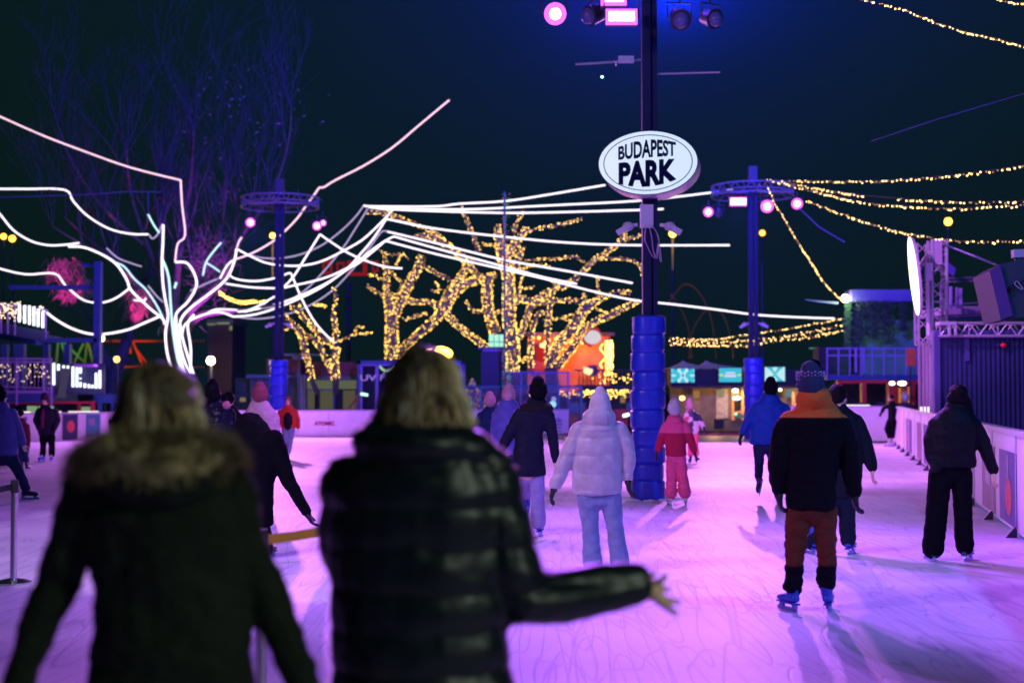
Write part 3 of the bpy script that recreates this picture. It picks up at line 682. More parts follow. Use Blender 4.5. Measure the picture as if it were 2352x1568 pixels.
tB = [[(215, 1430, 120), (205, 1250, 100), (205, 1060, 95), (170, 880, 52), (160, 680, 42), (150, 560, 20)], [(235, 1060, 60), (300, 900, 70), (400, 700, 66), (450, 600, 54), (420, 560, 30)],
 [(230, 1410, 80), (400, 1230, 60), (600, 1050, 84), (700, 870, 110), (800, 800, 70), (920, 760, 60), (1070, 720, 40)], [(700, 870, 60), (830, 640, 56), (860, 580, 40)],
 [(1000, 1325, 50), (800, 1180, 50), (620, 1010, 56), (520, 950, 40), (300, 930, 40), (200, 880, 22)], [(500, 1040, 24), (400, 1060, 24), (300, 1090, 18)],
 [(430, 630, 24), (600, 720, 26), (720, 780, 28)], [(0, 215, 14), (120, 205, 50), (250, 250, 34), (430, 320, 26), (560, 380, 24), (700, 500, 34), (790, 570, 40)],
 [(380, 410, 20), (490, 400, 46), (620, 450, 54), (760, 560, 40), (880, 690, 40), (950, 760, 34)], [(770, 160, 14), (820, 270, 26), (880, 420, 30), (920, 530, 48)],
 [(120, 760, 12), (60, 720, 14), (20, 730, 14)], [(0, 800, 14), (60, 850, 22), (140, 890, 24)], [(520, 850, 12), (600, 860, 14)], [(560, 780, 10), (610, 850, 12)], [(90, 520, 10), (200, 560, 12), (290, 550, 12), (350, 600, 14)], [(300, 540, 10), (240, 640, 10)], [(200, 700, 12), (290, 790, 14), (260, 880, 14)]]
wrapped('broad bare tree wrapped in golden lights behind the central woman', 64, XF, .28, tB, [(905, 905, 42, 903, 828, 38)], 2)
tC = [[(1195, 1530, 100), (1200, 1330, 108), (1170, 1100, 100), (1165, 820, 92), (1160, 720, 90), (1130, 600, 100), (1080, 400, 56), (1080, 310, 26)], [(1165, 560, 70), (1240, 430, 60), (1320, 330, 28)],
 [(1200, 380, 26), (1240, 270, 26), (1290, 200, 20)], [(1300, 370, 18), (1480, 330, 22), (1640, 300, 16), (1770, 260, 16)], [(1205, 700, 50), (1260, 550, 44), (1280, 490, 30)],
 [(1060, 1200, 90), (1010, 1060, 76), (990, 900, 90), (1000, 740, 60)], [(960, 1010, 22), (880, 1020, 20), (810, 940, 16)], [(1020, 1050, 26), (1100, 1020, 24), (1180, 980, 24)],
 [(1190, 1000, 50), (1250, 920, 50), (1400, 950, 44), (1520, 940, 34), (1700, 930, 30), (1790, 980, 30)], [(1235, 910, 20), (1290, 720, 16)],
 [(1230, 1280, 50), (1300, 1110, 50), (1370, 950, 50), (1500, 860, 48), (1620, 810, 40), (1750, 720, 34), (1860, 610, 44), (2080, 450, 36), (2135, 350, 14)], [(2090, 440, 22), (2250, 400, 18)],
 [(1900, 590, 14), (2120, 590, 20), (2240, 640, 20), (2270, 760, 20)], [(1290, 600, 8), (1550, 590, 12), (1700, 575, 18), (1790, 620, 10)], [(1240, 670, 10), (1400, 640, 14), (1530, 660, 10)],
 [(950, 470, 10), (1060, 480, 14)], [(1250, 690, 40), (1330, 690, 14)], [(1250, 1440, 30), (1330, 1400, 22)], [(1270, 840, 10), (1380, 820, 10)]]
wrapped('tallest bare tree wrapped in golden lights in the middle of the yard', 62, XF, .28, tC, [(1178, 915, 32, 1178, 858, 28)], 3)
tD = [[(1500, 1490, 88), (1560, 1320, 90), (1700, 1150, 84), (1790, 1000, 80), (1900, 930, 40), (1990, 890, 20)], [(1780, 980, 34), (1790, 870, 26)],
 [(1560, 1480, 70), (1700, 1300, 60), (1800, 1150, 50), (2020, 1040, 50), (2240, 930, 26)], [(1480, 1420, 40), (1490, 1100, 40), (1505, 980, 30), (1540, 800, 30), (1545, 750, 14)],
 [(1350, 1480, 40), (1350, 1250, 36), (1400, 1050, 30), (1500, 1040, 20)], [(1440, 1100, 12), (1600, 1080, 10), (1700, 1120, 16)], [(1900, 900, 22), (1900, 800, 18), (1890, 730, 12)],
 [(1980, 870, 10), (2100, 860, 30), (2170, 870, 20)], [(1600, 1070, 8), (1710, 1040, 8)], [(1880, 1000, 8), (1980, 1040, 8)]]
wrapped('forked bare tree wrapped in golden lights in front of the red hut', 60, XF, .28, tD, [(1270, 915, 34, 1266, 843, 30)], 4)
m = MB(); B = MB(); pts = spline(pp([(505, 672), (525, 685), (556, 695), (580, 692), (609, 694)], 60), 12)
m.tube(pts, .008, 4)
for p in pts:
    for k in range(3): B.oct(p+V((random.uniform(-.06, .06), 0, random.uniform(-.07, .07))), .022)
e = empty('garland', pts[0], 'short golden garland sagging right of the rope-lit tree', 'garland'); m.build('cable', dark, e); o = B.build('bulbs', bulbY, e, False); o['kind'] = 'stuff'

# ================================================================== hanging strings of single bulbs
wirem = mat('black_wire', (.01, .01, .012), .6)
bulb_me = MB().ball((0, 0, 0), .017, 6, 5).mesh('bulb'); bulb_me.materials.append(glow('bulb_warm', (1, .62, .22), 9))
bulb_me2 = MB().ball((0, 0, 0), .012, 6, 5).mesh('bulb'); bulb_me2.materials.append(glow('bulb_pale', (1, .5, .25), 2.2))
def string(label, l, step, seed, group='strings of bulbs over the yard', gap=None, jit=.035, scale=1.0):
    rnd = random.Random(seed); pts = spline([P(*q) for q in l], 16)
    e = empty('string_lights', pts[0], label, 'string lights', group)
    MB().tube(pts, .005, 4, False).build('cable', wirem, e)
    acc = 0; nxt = 0; c = 0
    tot = sum((pts[i+1]-pts[i]).length for i in range(len(pts)-1)); step = max(step, tot/98)
    for i in range(len(pts)-1):
        L_ = (pts[i+1]-pts[i]).length
        while nxt < acc+L_ and c < 100:
            p = pts[i]+(pts[i+1]-pts[i])*((nxt-acc)/L_); nxt += step*rnd.uniform(.55, 1.45)
            if gap and gap[0] < nxt/tot < gap[1]: continue
            o = bpy.data.objects.new('bulb', bulb_me if rnd.random() < .6 else bulb_me2); o.location = p-e.location+V((rnd.uniform(-jit, jit), 0, -.03+rnd.uniform(-jit, jit)*.8))
            o.scale = (scale,)*3; link(o, e); c += 1
        acc += L_
string('uppermost string of bulbs from the ring truss, rising to the right edge', [(1758, 412, 50), (1850, 415, 47), (1986, 416, 43), (2088, 411, 40), (2192, 402, 37), (2272, 392, 35), (2365, 377, 33)], .1, 1)
string('second string of bulbs from the ring truss with a dark gap in it', [(1770, 412, 50), (1862, 430, 47), (1964, 446, 43), (2034, 453, 41), (2110, 459, 39), (2208, 464, 36), (2365, 461, 33)], .1, 2, gap=(.46, .58))
string('third string of bulbs, just below the one with the gap', [(1775, 416, 50), (1875, 440, 47), (1958, 460, 43), (2034, 470, 41), (2091, 474, 39), (2180, 478, 37), (2256, 475, 35), (2365, 470, 33)], .1, 3)
string('string of bulbs falling past the standing glowing disc to the right edge', [(1853, 460, 49), (1938, 492, 46), (2034, 524, 42), (2129, 543, 39), (2224, 554, 36), (2365, 552, 33)], .08, 4)
string('steep string of bulbs running down from the ring truss to the floodlight', [(1756, 415, 49.5), (1768, 438, 49.4), (1780, 468, 49.5), (1796, 490, 50), (1824, 541, 51), (1859, 595, 52), (1894, 649, 53), (1938, 693, 54)], .055, 5, jit=.02)
string('string of bulbs in the top right corner of the sky', [(1960, -10, 24), (1996, 0, 24.3), (2082, 23, 25), (2158, 53, 26), (2226, 74, 27), (2281, 86, 28), (2365, 110, 29)], .085, 6, jit=.02, scale=.7)
string('tiny end of a string of bulbs in the extreme top right corner', [(2290, -6, 26), (2325, 4, 26.3), (2365, 9, 26.6)], .08, 7, jit=.02, scale=.7)
string('upper of three far strings of bulbs sagging behind the near post', [(1541, 775, 55), (1627, 778, 55), (1721, 767, 55), (1756, 762, 55), (1805, 754, 55), (1882, 740, 55), (1948, 727, 55)], .07, 8)
string('middle of three far strings of bulbs sagging behind the near post', [(1541, 783, 54.6), (1627, 785, 54.6), (1751, 778, 54.6), (1815, 770, 54.6), (1869, 759, 54.6), (1945, 743, 54.6)], .07, 9, jit=.07)
string('lower of three far strings of bulbs sagging behind the near post', [(1541, 789, 54.2), (1654, 793, 54.2), (1721, 791, 54.2), (1788, 780, 54.2), (1842, 775, 54.2), (1940, 758, 54.2)], .07, 10, jit=.05)
arc = glow('bulb_faint', (1, .3, .12), .12)
for lab, l in (('leftmost of the faint dotted light arches behind the far strings', [(1538, 690), (1570, 654), (1599, 664), (1623, 702), (1637, 749), (1645, 822)]), ('faint dotted light arch falling beside the near post padding', [(1541, 676), (1567, 714), (1583, 764), (1589, 822)]), ('rightmost of the faint dotted light arches', [(1583, 822), (1590, 764), (1617, 717), (1646, 708), (1667, 737), (1681, 793), (1684, 822)])):
    pts = spline(pp(l, 64), 8); m = MB().tube(pts, .012, 4, False); e = empty('light_arch', pts[-1], lab, 'light arch'); m.build('frame', wirem, e)
    B = MB(); [B.oct(p, .025) for p in spline(pts, 2)]; o = B.build('bulbs', arc, e, False); o['kind'] = 'stuff'
# ================================================================== yard buildings
blues = mat('blue_steel', (.025, .07, .28), .5, var=.1); viol = mat('violet_steel', (.3, .2, .6), .5)
darkw = mat('dark_wall', (.02, .022, .03), .8, var=.3); greyw = mat('grey_wall', (.12, .15, .2), .8, var=.2)
rust = mat('dark_red_container', (.16, .03, .04), .7, var=.2, bump=.2); redp = mat('red_paint', (.65, .03, .03), .5); woodm = mat('lit_wood', (.5, .22, .08), .6, var=.2)
def R4(x0, y0, x1, y1, d, th=.1):
    """box whose front shows the given grid rectangle at distance d"""
    a = P(x0, y0, d); b_ = P(x1, y1, d)
    return ((a.x+b_.x)/2, d+th/2, (a.z+b_.z)/2), (abs(b_.x-a.x), th, abs(a.z-b_.z))
def rb(mb, x0, y0, x1, y1, d, th=.1): mb.box(*R4(x0, y0, x1, y1, d, th)); return mb
def gb(x0, x1, z0, z1, d, th, mb=None):
    mb = mb or MB(); mb.box(((Xa(x0, d)+Xa(x1, d))/2, d+th/2, (z0+z1)/2), (Xa(x1, d)-Xa(x0, d), th, z1-z0)); return mb
win_y = glow('window_warm', (.75, .5, .2), .3); win_g = glow('window_green', (.4, .6, .35), .5); win_o = glow('window_orange', (1, .3, .06), .5)
tubeW = glow('tube_cool', (.85, .9, 1), 2.2)
# --- left: two-storey steel terrace
te = empty('terrace_building', P(60, 905, 50), 'blue steel two-storey terrace with railings and columns at the left edge', 'building')
D = 50
m = MB()
for x, w in ((8, 12), (42, 22), (104, 11), (152, 12)): rb(m, x-w/2, 790, x+w/2, 905, D+.3, .3)
rb(m, 222-6, 600, 222+6, 862, D, .3); rb(m, 20, 655, 222, 664, D+.4, .25); m.bar(P(-20, 765, D+2), P(90, 784, D), .25, .25); rb(m, 90, 776, 222, 786, D, .25)
rb(m, 188, 605, 216, 612, D+.5, .2)
m.build('steel_frame', blues, te, False)
m = MB(); rb(m, -30, 903, 118, 924, D-.2, 3); m.build('lower_deck', blues, te, False)
m = MB(); m.bar(P(-40, 746, D+1), P(105, 772, D-.1), .3, .35); m.bar(P(-40, 752, D+2), P(105, 775, D+1.6), 2.4, .12); m.build('upper_deck', mat('deck_dark', (.05, .07, .2), .6), te, False)
m = MB()
for y in (823, 830): m.tube([P(-30, y, D-.3), P(120, y+1, D-.3)], .035, 6)
m.tube([P(-30, 886, D-.3), P(120, 892, D-.3)], .03, 6); rb(m, -30, 896, 118, 903, D-.3, .05)
for x in (38, 100, 118): m.tube([P(x, 822, D-.3), P(x, 930, D-.3)], .04, 6)
for x in range(-20, 118, 9): m.tube([P(x, 831, D-.28), P(x, 890, D-.28)], .012, 5)
m.build('railing', viol, te)
m = MB(); m.tube([P(-20, 694, D-.2), P(110, 712, D-.2)], .03, 6)
for x in (2, 18, 34, 105): m.tube([P(x, 697+x*.12, D-.2), P(x, 765+x*.12, D-.2)], .03, 6)
m.build('upper_railing', viol, te)
m = MB(); rb(m, -30, 830, 100, 905, D+3.5, .1); m.build('back_wall', darkw, te, False)
m = MB(); rb(m, -30, 918, 118, 928, D+.1, .3); rb(m, 118, 921, 214, 927, D+.1, .3); rb(m, 208, 927, 214, 965, D+.2, .2); rb(m, 178, 927, 182, 965, D+.2, .2); m.build('red_beam', mat('red_beam', (.4, .03, .04), .6), te, False)
m = MB(); rb(m, -30, 928, 240, 975, D+2.5, .2); m.build('ground_floor_wall', darkw, te, False)
m = MB(); rb(m, 62, 932, 84, 972, D+2.4, .05); rb(m, 88, 932, 122, 972, D+2.4, .05); rb(m, 186, 934, 206, 966, D+2.4, .05); m.build('window', win_g, te, False)
m = MB(); rb(m, 214, 905, 305, 925, D+.6, 2); 
for x in (228, 258, 285): rb(m, x-3, 925, x+3, 975, D+.6, .3)
m.build('side_deck', mat('teal_steel', (.02, .12, .3), .6), te, False)
tl = empty('tube_lights', P(125, 890, D-.5), 'row of white upright tube lights of broken lengths on the lower terrace railing', 'tube lights')
cv = lambda x, y: (x*.15625, 674+y*.15625)
for (x, y0, y1) in ((790, 1010, 1355), (857, 1025, 1140), (935, 1045, 1105), (998, 1050, 1110), (1072, 1060, 1385), (1130, 1070, 1385), (1182, 1075, 1185), (1182, 1228, 1270), (1182, 1290, 1385), (1247, 1305, 1395), (1307, 1320, 1398), (1360, 1330, 1400), (1412, 1155, 1405), (1468, 1115, 1405)):
    a = cv(x, y0); b_ = cv(x, y1); MB().tube([P(a[0], a[1]+2, D-.5), P(b_[0], b_[1]-2, D-.5)], .042, 8).build('tube', tubeW, tl)
m = MB(); rb(m, 112, 835, 240, 905, D-.3, .08); m.build('backing_panel', mat('panel_dark', (.02, .03, .09), .6), tl, False)
tl = empty('tube_lights', P(60, 750, D-.5), 'row of six white upright tube lights on the upper terrace railing', 'tube lights')
for (x, y0, y1) in ((284, 140, 430), (362, 160, 450), (432, 165, 468), (498, 180, 485), (560, 215, 500), (628, 250, 515)):
    a = cv(x, y0); b_ = cv(x, y1); MB().tube([P(a[0], a[1]+2, D-.5), P(b_[0], b_[1]-2, D-.5)], .045, 8).build('tube', tubeW, tl)
rnd = random.Random(5); B = MB()
for i in range(95): B.oct(P(rnd.uniform(-8, 48), 690+rnd.uniform(0, 30)+abs(rnd.gauss(0, 8)), D-.35), .02)
for i in range(26): B.oct(P(rnd.uniform(50, 104), rnd.uniform(700, 738), D-.35), .018)
o = B.build('icicle_lights', glow('bulb_white', (1, .72, .45), 4.5), None, False); tag(o, 'dense sparkling icicle lights hanging on the upper terrace railing', 'icicle lights', kind='stuff')
B = MB()
for i in range(60): B.oct(P(rnd.uniform(-8, 116), rnd.uniform(836, 880), D-.35), .015)
o = B.build('icicle_lights', glow('bulb_white', (1, .72, .45), 4.5), None, False); tag(o, 'sparse twinkling icicle lights on the lower terrace railing', 'icicle lights', kind='stuff')
m = MB(); m.add([P(*q, D-.7) for q in ((142, 848), (160, 846), (150, 912), (131, 914))], [(0, 1, 2, 3)]); m.add([P(*q, D-.66) for q in ((142, 848), (160, 846), (150, 912), (131, 914))], [(3, 2, 1, 0)])
tag(m.build('banner', mat('green_cloth', (.12, .3, .12), .8), None, False), 'slanting green banner hanging over the tube lights', 'banner')
m = MB(); rb(m, 170, 836, 215, 842, D-.9, .5); tag(m.build('canopy', mat('violet_canopy', (.45, .25, .8), .6), None, False), 'small flat violet canopy edge above the tube lights', 'canopy')
# truss bridge behind, green and red lit
m = MB(); d = 70
for y in (783, 843): m.tube(pp([(105, y), (470, y)], d), .06, 6)
zz = [(128, 783), (158, 843), (210, 783), (195, 843), (162, 843), (240, 843), (258, 843), (292, 783), (320, 843), (370, 783), (400, 843), (440, 790)]
for a, b_ in (((133, 785), (128, 843)), ((140, 785), (160, 843)), ((145, 785), (205, 843)), ((192, 788), (165, 843)), ((200, 785), (193, 843)), ((203, 788), (215, 843)), ((292, 783), (253, 830)), ((298, 783), (300, 812)), ((305, 785), (330, 843)), ((315, 805), (340, 838))):
    m.tube(pp([a, b_], d), .06, 6)
tag(m.build('truss_bridge', mat('brown_steel', (.35, .2, .06), .6)), 'far steel truss bridge lit green and red behind the terrace', 'bridge')
spot('bridge_green', P(135, 800, d-1.5), P(140, 786, d), 60, (.05, 1, .2), 90); spot('bridge_green', P(196, 800, d-1.5), P(194, 786, d), 60, (.05, 1, .2), 80)
spot('bridge_red', P(298, 812, d-1.5), P(298, 786, d), 130, (1, .04, .02), 100)
point('bridge_amber', P(250, 835, d-3), 60, (1, .35, .05))
tb = empty('tree', P(215, 905, 66), 'dim bare blue-lit tree leaning between the terrace and the rope-lit tree', 'tree')
m = MB(); m.tube(pp([(258, 905), (262, 860), (280, 810), (298, 765), (305, 710), (325, 650)], 66), [.42, .36, .3, .24, .16, .08], 8); m.tube(pp([(262, 860), (245, 830), (232, 800), (228, 760)], 66), [.3, .24, .18, .1], 8); m.tube(pp([(250, 828), (280, 818), (310, 835)], 66), [.18, .14, .08], 6)
m.build('trunk', mat('blue_lit_bark', (.05, .07, .16), .9), tb)  # blue light on this tree is put into the bark colour
m = MB(); rnd = random.Random(2)
for x, y in ((325, 650), (305, 710), (228, 760), (298, 765), (240, 820)):
    for k in range(3): branch(m, P(x, y, 66), (rnd.uniform(-1, 1), rnd.uniform(-.5, .5), .8), 2.2, .05, 2, rnd, n=4)
m.build('crown', twigm, tb)
# street lamps
def street_lamp(label, x, y, d, r, s=9, col=(1, .62, .2), top=None, halo=True):
    c = P(x, y, d); e = empty('street_lamp', (c.x, d, 0), label, 'street lamp')
    MB().tube([V((c.x, d+.1, 0)), V((c.x, d+.1, c.z-.05))], [.08, .05], 8).build('pole', dark, e)
    MB().ball(c, (r, r, r), 12, 8).build('lamp_globe', glow('lamp_%d_%d' % (int(col[1]*100), int(s)), col, s), e)
    MB().tube([c+V((0, 0, r*.9)), c+V((0, 0, r*1.2))], [r*1.1, r*.4], 12).build('lamp_cap', dark, e)
    return e
street_lamp('street lamp with a pale yellow globe at the terrace column', 232, 777, 52, .13, 6, (1, .9, .5))
street_lamp('street lamp with a small orange globe left of the rope-lit tree', 268, 825, 56, .12, 6, (1, .5, .08))
street_lamp('brightest street lamp, starry white globe right of the rope-lit trunk', 484, 828, 56, .17, 14, (1, .85, .4))
point('street_glow', P(484, 828, 55.6), 90, (1, .8, .4))
street_lamp('left of two far orange street lamps at the left edge', 8, 543, 90, .18, 8, (1, .4, .03)); street_lamp('right of two far orange street lamps at the left edge', 28, 548, 90, .2, 8, (1, .45, .03))
street_lamp('orange street lamp on a tall mast behind the left-hand post', 626, 541, 80, .16, 7, (1, .5, .06))
street_lamp('orange street lamp on a lit mast right of the near post', 1545, 537, 80, .2, 8, (1, .5, .06))
m = MB()
for i in range(14): m.oct(P(626, 556+i*6, 79.8), .05)
for i in range(12): m.oct(P(1545, 552+i*6, 79.8), .07-.004*i)
o = m.build('mast_lights', glow('mast_amber', (1, .5, .08), .8), None, False); tag(o, 'amber dots running down the far lamp masts', 'lights', kind='stuff')
street_lamp('small orange street lamp beside the right-hand post', 1751, 535, 70, .14, 6, (1, .35, .03))
street_lamp('far orange street lamp low in the sky at the right', 2178, 509, 90, .24, 9, (1, .45, .04))
e = street_lamp('low golden lamp glaring just over the head of the central woman', 998, 812, 6, .024, 30, (1, .5, .04))
for c_ in e.children:
    if c_.name.startswith('lamp_globe'): c_.scale = (3.0, 1, 1.2); c_.location = (0, 0, -P(0, 812, 6).z*.2)
# red lettering on the far roof
e = empty('roof_sign', P(800, 640, 95), 'dim red glowing letters on a far roof behind the ropes', 'sign')
redg = glow('sign_red', (1, .03, .01), .25)
for x, y, w, h in ((752, 614, 22, 32), (782, 612, 18, 20), (820, 616, 46, 34), (862, 612, 14, 26)):
    m = MB(); c = P(x, y, 95); s = 1/S(95)
    for (u, v, a, b_) in ((-.4, 0, .2, 1), (.4, 0, .2, 1), (0, .4, .6, .2), (0, -.4, .6, .2)): m.box(c+V((u*w*s, 0, v*h*s)), (a*w*s, .1, b_*h*s))
    m.build('letter', redg, e, False)
MB().tube([V((e.location.x, 95.2, 0)), V((e.location.x, 95.2, 9))], .15, 6).build('mast', dark, e)
# far tower
tw = empty('tower_building', P(510, 905, 120), 'far dim tower with a softly lit top beyond the rope-lit tree', 'building')
m = MB(); rb(m, 478, 742, 532, 905, 120, 6); m.build('wall', mat('tower_wall', (.16, .11, .07), .8, var=.5, vscale=.3), tw, False)
m = MB(); rb(m, 474, 733, 536, 742, 119.6, 7); m.build('cornice', mat('tower_cornice', (.3, .3, .2), .8), tw, False)
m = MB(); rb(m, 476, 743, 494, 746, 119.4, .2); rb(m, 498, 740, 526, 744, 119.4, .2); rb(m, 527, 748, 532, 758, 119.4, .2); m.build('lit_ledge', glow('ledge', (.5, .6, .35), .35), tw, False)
spot('tower_wash', P(505, 900, 112), P(505, 790, 120), 350, (1, .6, .2), 60)
# --- mid-left buildings
def shed(label, wall, parts, origin):
    e = empty('yard_building', origin, label, 'building')
    for nm, mt, rects in parts:
        for rc in (rects if nm in ('window', 'door', 'column', 'red_counter', 'curtain', 'dark_glass', 'roof_container') else [None]):
            m = MB()
            for (x0, y0, x1, y1, d, th) in ([rc] if rc else rects): rb(m, x0, y0, x1, y1, d, th)
            m.build(nm, mt, e, False)
    return e
shed('low grey building with a dark red container on its roof behind the left-hand post', 0, [
 ('wall', greyw, [(575, 868, 700, 972, 62, 3)]), ('roof_container', rust, [(612, 823, 690, 858, 62, 2.5)]), ('fascia', mat('fascia_blue', (.08, .13, .3), .6), [(565, 860, 700, 868, 61.6, 3.5)]),
 ('side_wall', mat('dim_wall', (.06, .09, .12), .8, var=.3), [(540, 868, 575, 972, 63, 2)]),
 ('window', win_y, [(551, 913, 563, 922, 61.8, .1)]), ('door', glow('door_blue', (.1, .25, .9), .45), [(578, 912, 586, 940, 61.8, .1), (590, 914, 597, 940, 61.8, .1)]),
 ('canopy', viol, [(672, 818, 702, 824, 60, 1.2)]), ('column', mat('column_grey', (.3, .3, .4), .5), [(690, 862, 694, 942, 60, .1), (697, 862, 701, 942, 60, .1)])], P(620, 905, 62))
shed('low kiosk row with curtained lit windows between the left-hand post and the framed banner', 0, [
 ('wall', darkw, [(700, 870, 822, 972, 63, 3)]), ('roof_container', rust, [(700, 831, 745, 868, 62.5, 2.5), (746, 831, 812, 868, 62.5, 2.5)]), ('fascia', greyw, [(695, 864, 822, 872, 62.3, 3)]),
 ('curtain', glow('curtain', (.5, .55, .3), .2), [(698, 873, 765, 893, 62.7, .05), (775, 873, 818, 893, 62.7, .05)]), ('window', glow('kiosk_glow', (.5, .45, .25), .16), [(700, 896, 722, 940, 62.8, .05), (735, 896, 765, 940, 62.8, .05), (788, 896, 816, 940, 62.8, .05)]),
 ('column', blues, [(697, 893, 766, 896, 62.4, .08), (766, 893, 769, 942, 62.4, .08), (730, 893, 732, 942, 62.4, .08)]),
 ('mast_arm', greyw, [(652, 812, 735, 817, 59.5, .1), (684, 817, 688, 942, 59.5, .1)])], P(760, 905, 63))
# framed banner with UV lettering
fb_ = empty('framed_banner', P(940, 905, 60), 'dark banner in a violet truss frame with glowing purple letters beginning UV', 'banner')
m = MB(); rb(m, 820, 828, 1068, 836, 60, .3); rb(m, 820, 828, 828, 942, 60, .3); rb(m, 1060, 828, 1068, 942, 60, .3); m.build('outer_frame', mat('frame_blue', (.07, .09, .3), .5), fb_, False)
m = MB()
for x in (829, 866, 905, 980, 1056): rb(m, x-2 if x != 866 else x-4, 838, x+3, 942, 59.9, .12)
rb(m, 829, 836, 1058, 840, 59.9, .12); m.build('inner_frame', viol, fb_, False)
m = MB(); rb(m, 828, 838, 1060, 942, 60.2, .05); m.build('cloth', mat('cloth_black', (.012, .015, .03), .8), fb_, False)
uvm = glow('uv_violet', (.35, .2, .95), .75)
text_obj('letters', 'UV PA', P(867, 867.5, 59.75), 80/S(60), 14/S(60), uvm, fb_, 0, .03)
m = MB(); m.tube(spline(pp([(872, 841), (880, 849), (890, 853), (900, 849), (908, 841)], 59.7), 4), .05, 6); m.build('neon_arc', glow('neon_green', (.6, 1, .5), .7), fb_)
m = MB(); m.tube(spline(pp([(876, 866), (890, 850), (905, 846), (925, 842)], 59.7), 4), .04, 6); m.build('neon_arc', uvm, fb_)
m = MB(); m.tube(pp([(828, 904), (845, 907)], 59.6), .07, 6); m.build('neon_bar', glow('neon_white', (.6, 1, .9), 1.5), fb_)
e = empty('wooden_trestle', P(815, 942, 58), 'bright wooden A-frame leaning before the framed banner', 'trestle')
MB().tube(pp([(825, 905), (799, 940)], 58), .06, 6).build('leg', woodm, e); MB().tube(pp([(820, 915), (817, 940)], 58), .05, 6).build('leg', woodm, e)
# white christmas trees
def xmas(label, x, y0, y1, d, w, m_):
    e = empty('christmas_tree', (Xa(x, d), d, 0), label, 'christmas tree'); rnd = random.Random(int(x)); m = MB(); c0 = P(x, y0, d); h = c0.z-P(x, y1, d).z
    for i in range(900):
        t_ = rnd.random()**.7; z = c0.z-h*t_; a = rnd.uniform(0, 2*PI); r = w*t_*(1-.25*((t_*6) % 1))*rnd.uniform(.3, 1); p = V((c0.x+r*math.cos(a), d+r*math.sin(a), z)); o = V((math.cos(a), math.sin(a), -.45))*.16
        s = V((-math.sin(a), math.cos(a), 0))*.05; m.add([p-s, p+s, p+o], [(0, 1, 2)])
    m.build('branches', m_, e, False); MB().tube([V((c0.x, d, 0)), V((c0.x, d, c0.z))], [.1, .02], 6).build('trunk', bark, e)
    B = MB()
    for i in range(70):
        t_ = rnd.random(); a = rnd.uniform(PI, 2*PI); B.oct(V((c0.x+w*t_*math.cos(a), d+w*t_*math.sin(a), c0.z-h*t_)), .02)
    o = B.build('fairy_lights', bulbD, e, False); o['kind'] = 'stuff'
xmas('frosted white christmas tree behind the far barrier in the middle', 1085, 868, 950, 57.5, .75, mat('frosted_needles', (.55, .55, .65), .8))
# --- pallet sign, pole, dark unit
e = empty('glowing_menu_sign', P(1140, 800, 58), 'small square mint-green glowing sign on a shelf left of the thin pole', 'sign')
m = MB(); rb(m, 1123, 768, 1158, 796, 58, .15); m.build('panel', glow('mint', (.45, 1, .75), 1.0), e, False)
m = MB(); [rb(m, 1123, y, 1158, y+1.6, 57.95, .03) for y in (784,)]; [rb(m, x, 768, x+1.2, 796, 57.95, .03) for x in (1134, 1146)]; m.build('grid', mat('mint_dark', (.03, .2, .15), .6), e, False)
e = empty('speaker_tower', P(1135, 905, 57.5), 'dark cabinet with a violet top edge beneath the green sign shelf', 'cabinet')
m = MB(); rb(m, 1105, 805, 1155, 905, 57.8, 1.2); m.build('cabinet', mat('navy_cab', (.02, .025, .09), .6), e, False); m = MB(); rb(m, 1110, 802, 1152, 806, 57.6, 1.2); m.build('lit_edge', viol, e, False)
m = MB(); rb(m, 1098, 797, 1182, 802, 57.5, 1); m.build('shelf', greyw, e, False)
m = MB(); m.tube([V((Xa(1159, 55.5), 55.5, 0)), V((Xa(1159, 55.5), 55.5, 9.5))], .045, 8); e = empty('pole', (Xa(1159, 55.5), 55.5, 0), 'thin tall pole with tiny green and magenta lights before the golden trees', 'pole'); m.build('shaft', mat('dim_pole', (.07, .07, .11), .6), e)
rnd = random.Random(9)
for mt, s in ((glow('tiny_green', (.1, 1, .3), 1.6), 0), (glow('tiny_magenta', (1, .1, .7), 1.6), 1)):
    B = MB(); [B.oct(V((Xa(1159, 55.5)+rnd.uniform(-.09, .25), 55.4, rnd.uniform(1.5, 9.4))), .013) for i in range(150)]; o = B.build('wound_lights', mt, e, False); o['kind'] = 'stuff'
# --- red hut
hut = empty('food_hut', P(1310, 905, 66), 'orange-red lit wooden hut behind the golden forked tree', 'hut')
m = MB(); rb(m, 1212, 772, 1402, 905, 66.4, 3); m.build('wall', mat('hut_wood', (.42, .11, .03), .7, var=.3, vscale=1.5, bump=.3), hut, False)
m = MB(); rb(m, 1200, 763, 1412, 770, 65.6, 4.2); m.build('roof', mat('hut_roof', (.1, .06, .1), .7), hut, False)
m = MB(); rb(m, 1232, 792, 1262, 828, 66.2, .1); m.build('red_panel', glow('red_glow', (.9, .03, .02), .55), hut, False)
m = MB(); rb(m, 1226, 830, 1256, 855, 66.2, .1); m.build('counter', mat('counter_red', (.3, .03, .05), .6), hut, False)
for x, y, r in ((1238, 776, .07), (1278, 778, .08), (1290, 788, .09), (1278, 792, .09), (1245, 793, .1), (1253, 791, .1), (1338, 786, .09)): MB().ball(P(x, y, 65.9), r, 10, 6).build('bulb', glow('hut_bulb', (1, .6, .15), 4), hut)
point('hut_lamp', P(1262, 790, 65.2), 130, (1, .35, .06)); point('hut_lamp', P(1352, 800, 65.2), 230, (1, .30, .05)); point('hut_lamp', P(1330, 860, 64.5), 60, (1, .4, .1))
m = MB(); rb(m, 1393, 783, 1405, 842, 65.6, .3); o = m.build('light_column', mat('cream_post', (.4, .25, .08), .6), hut, False)
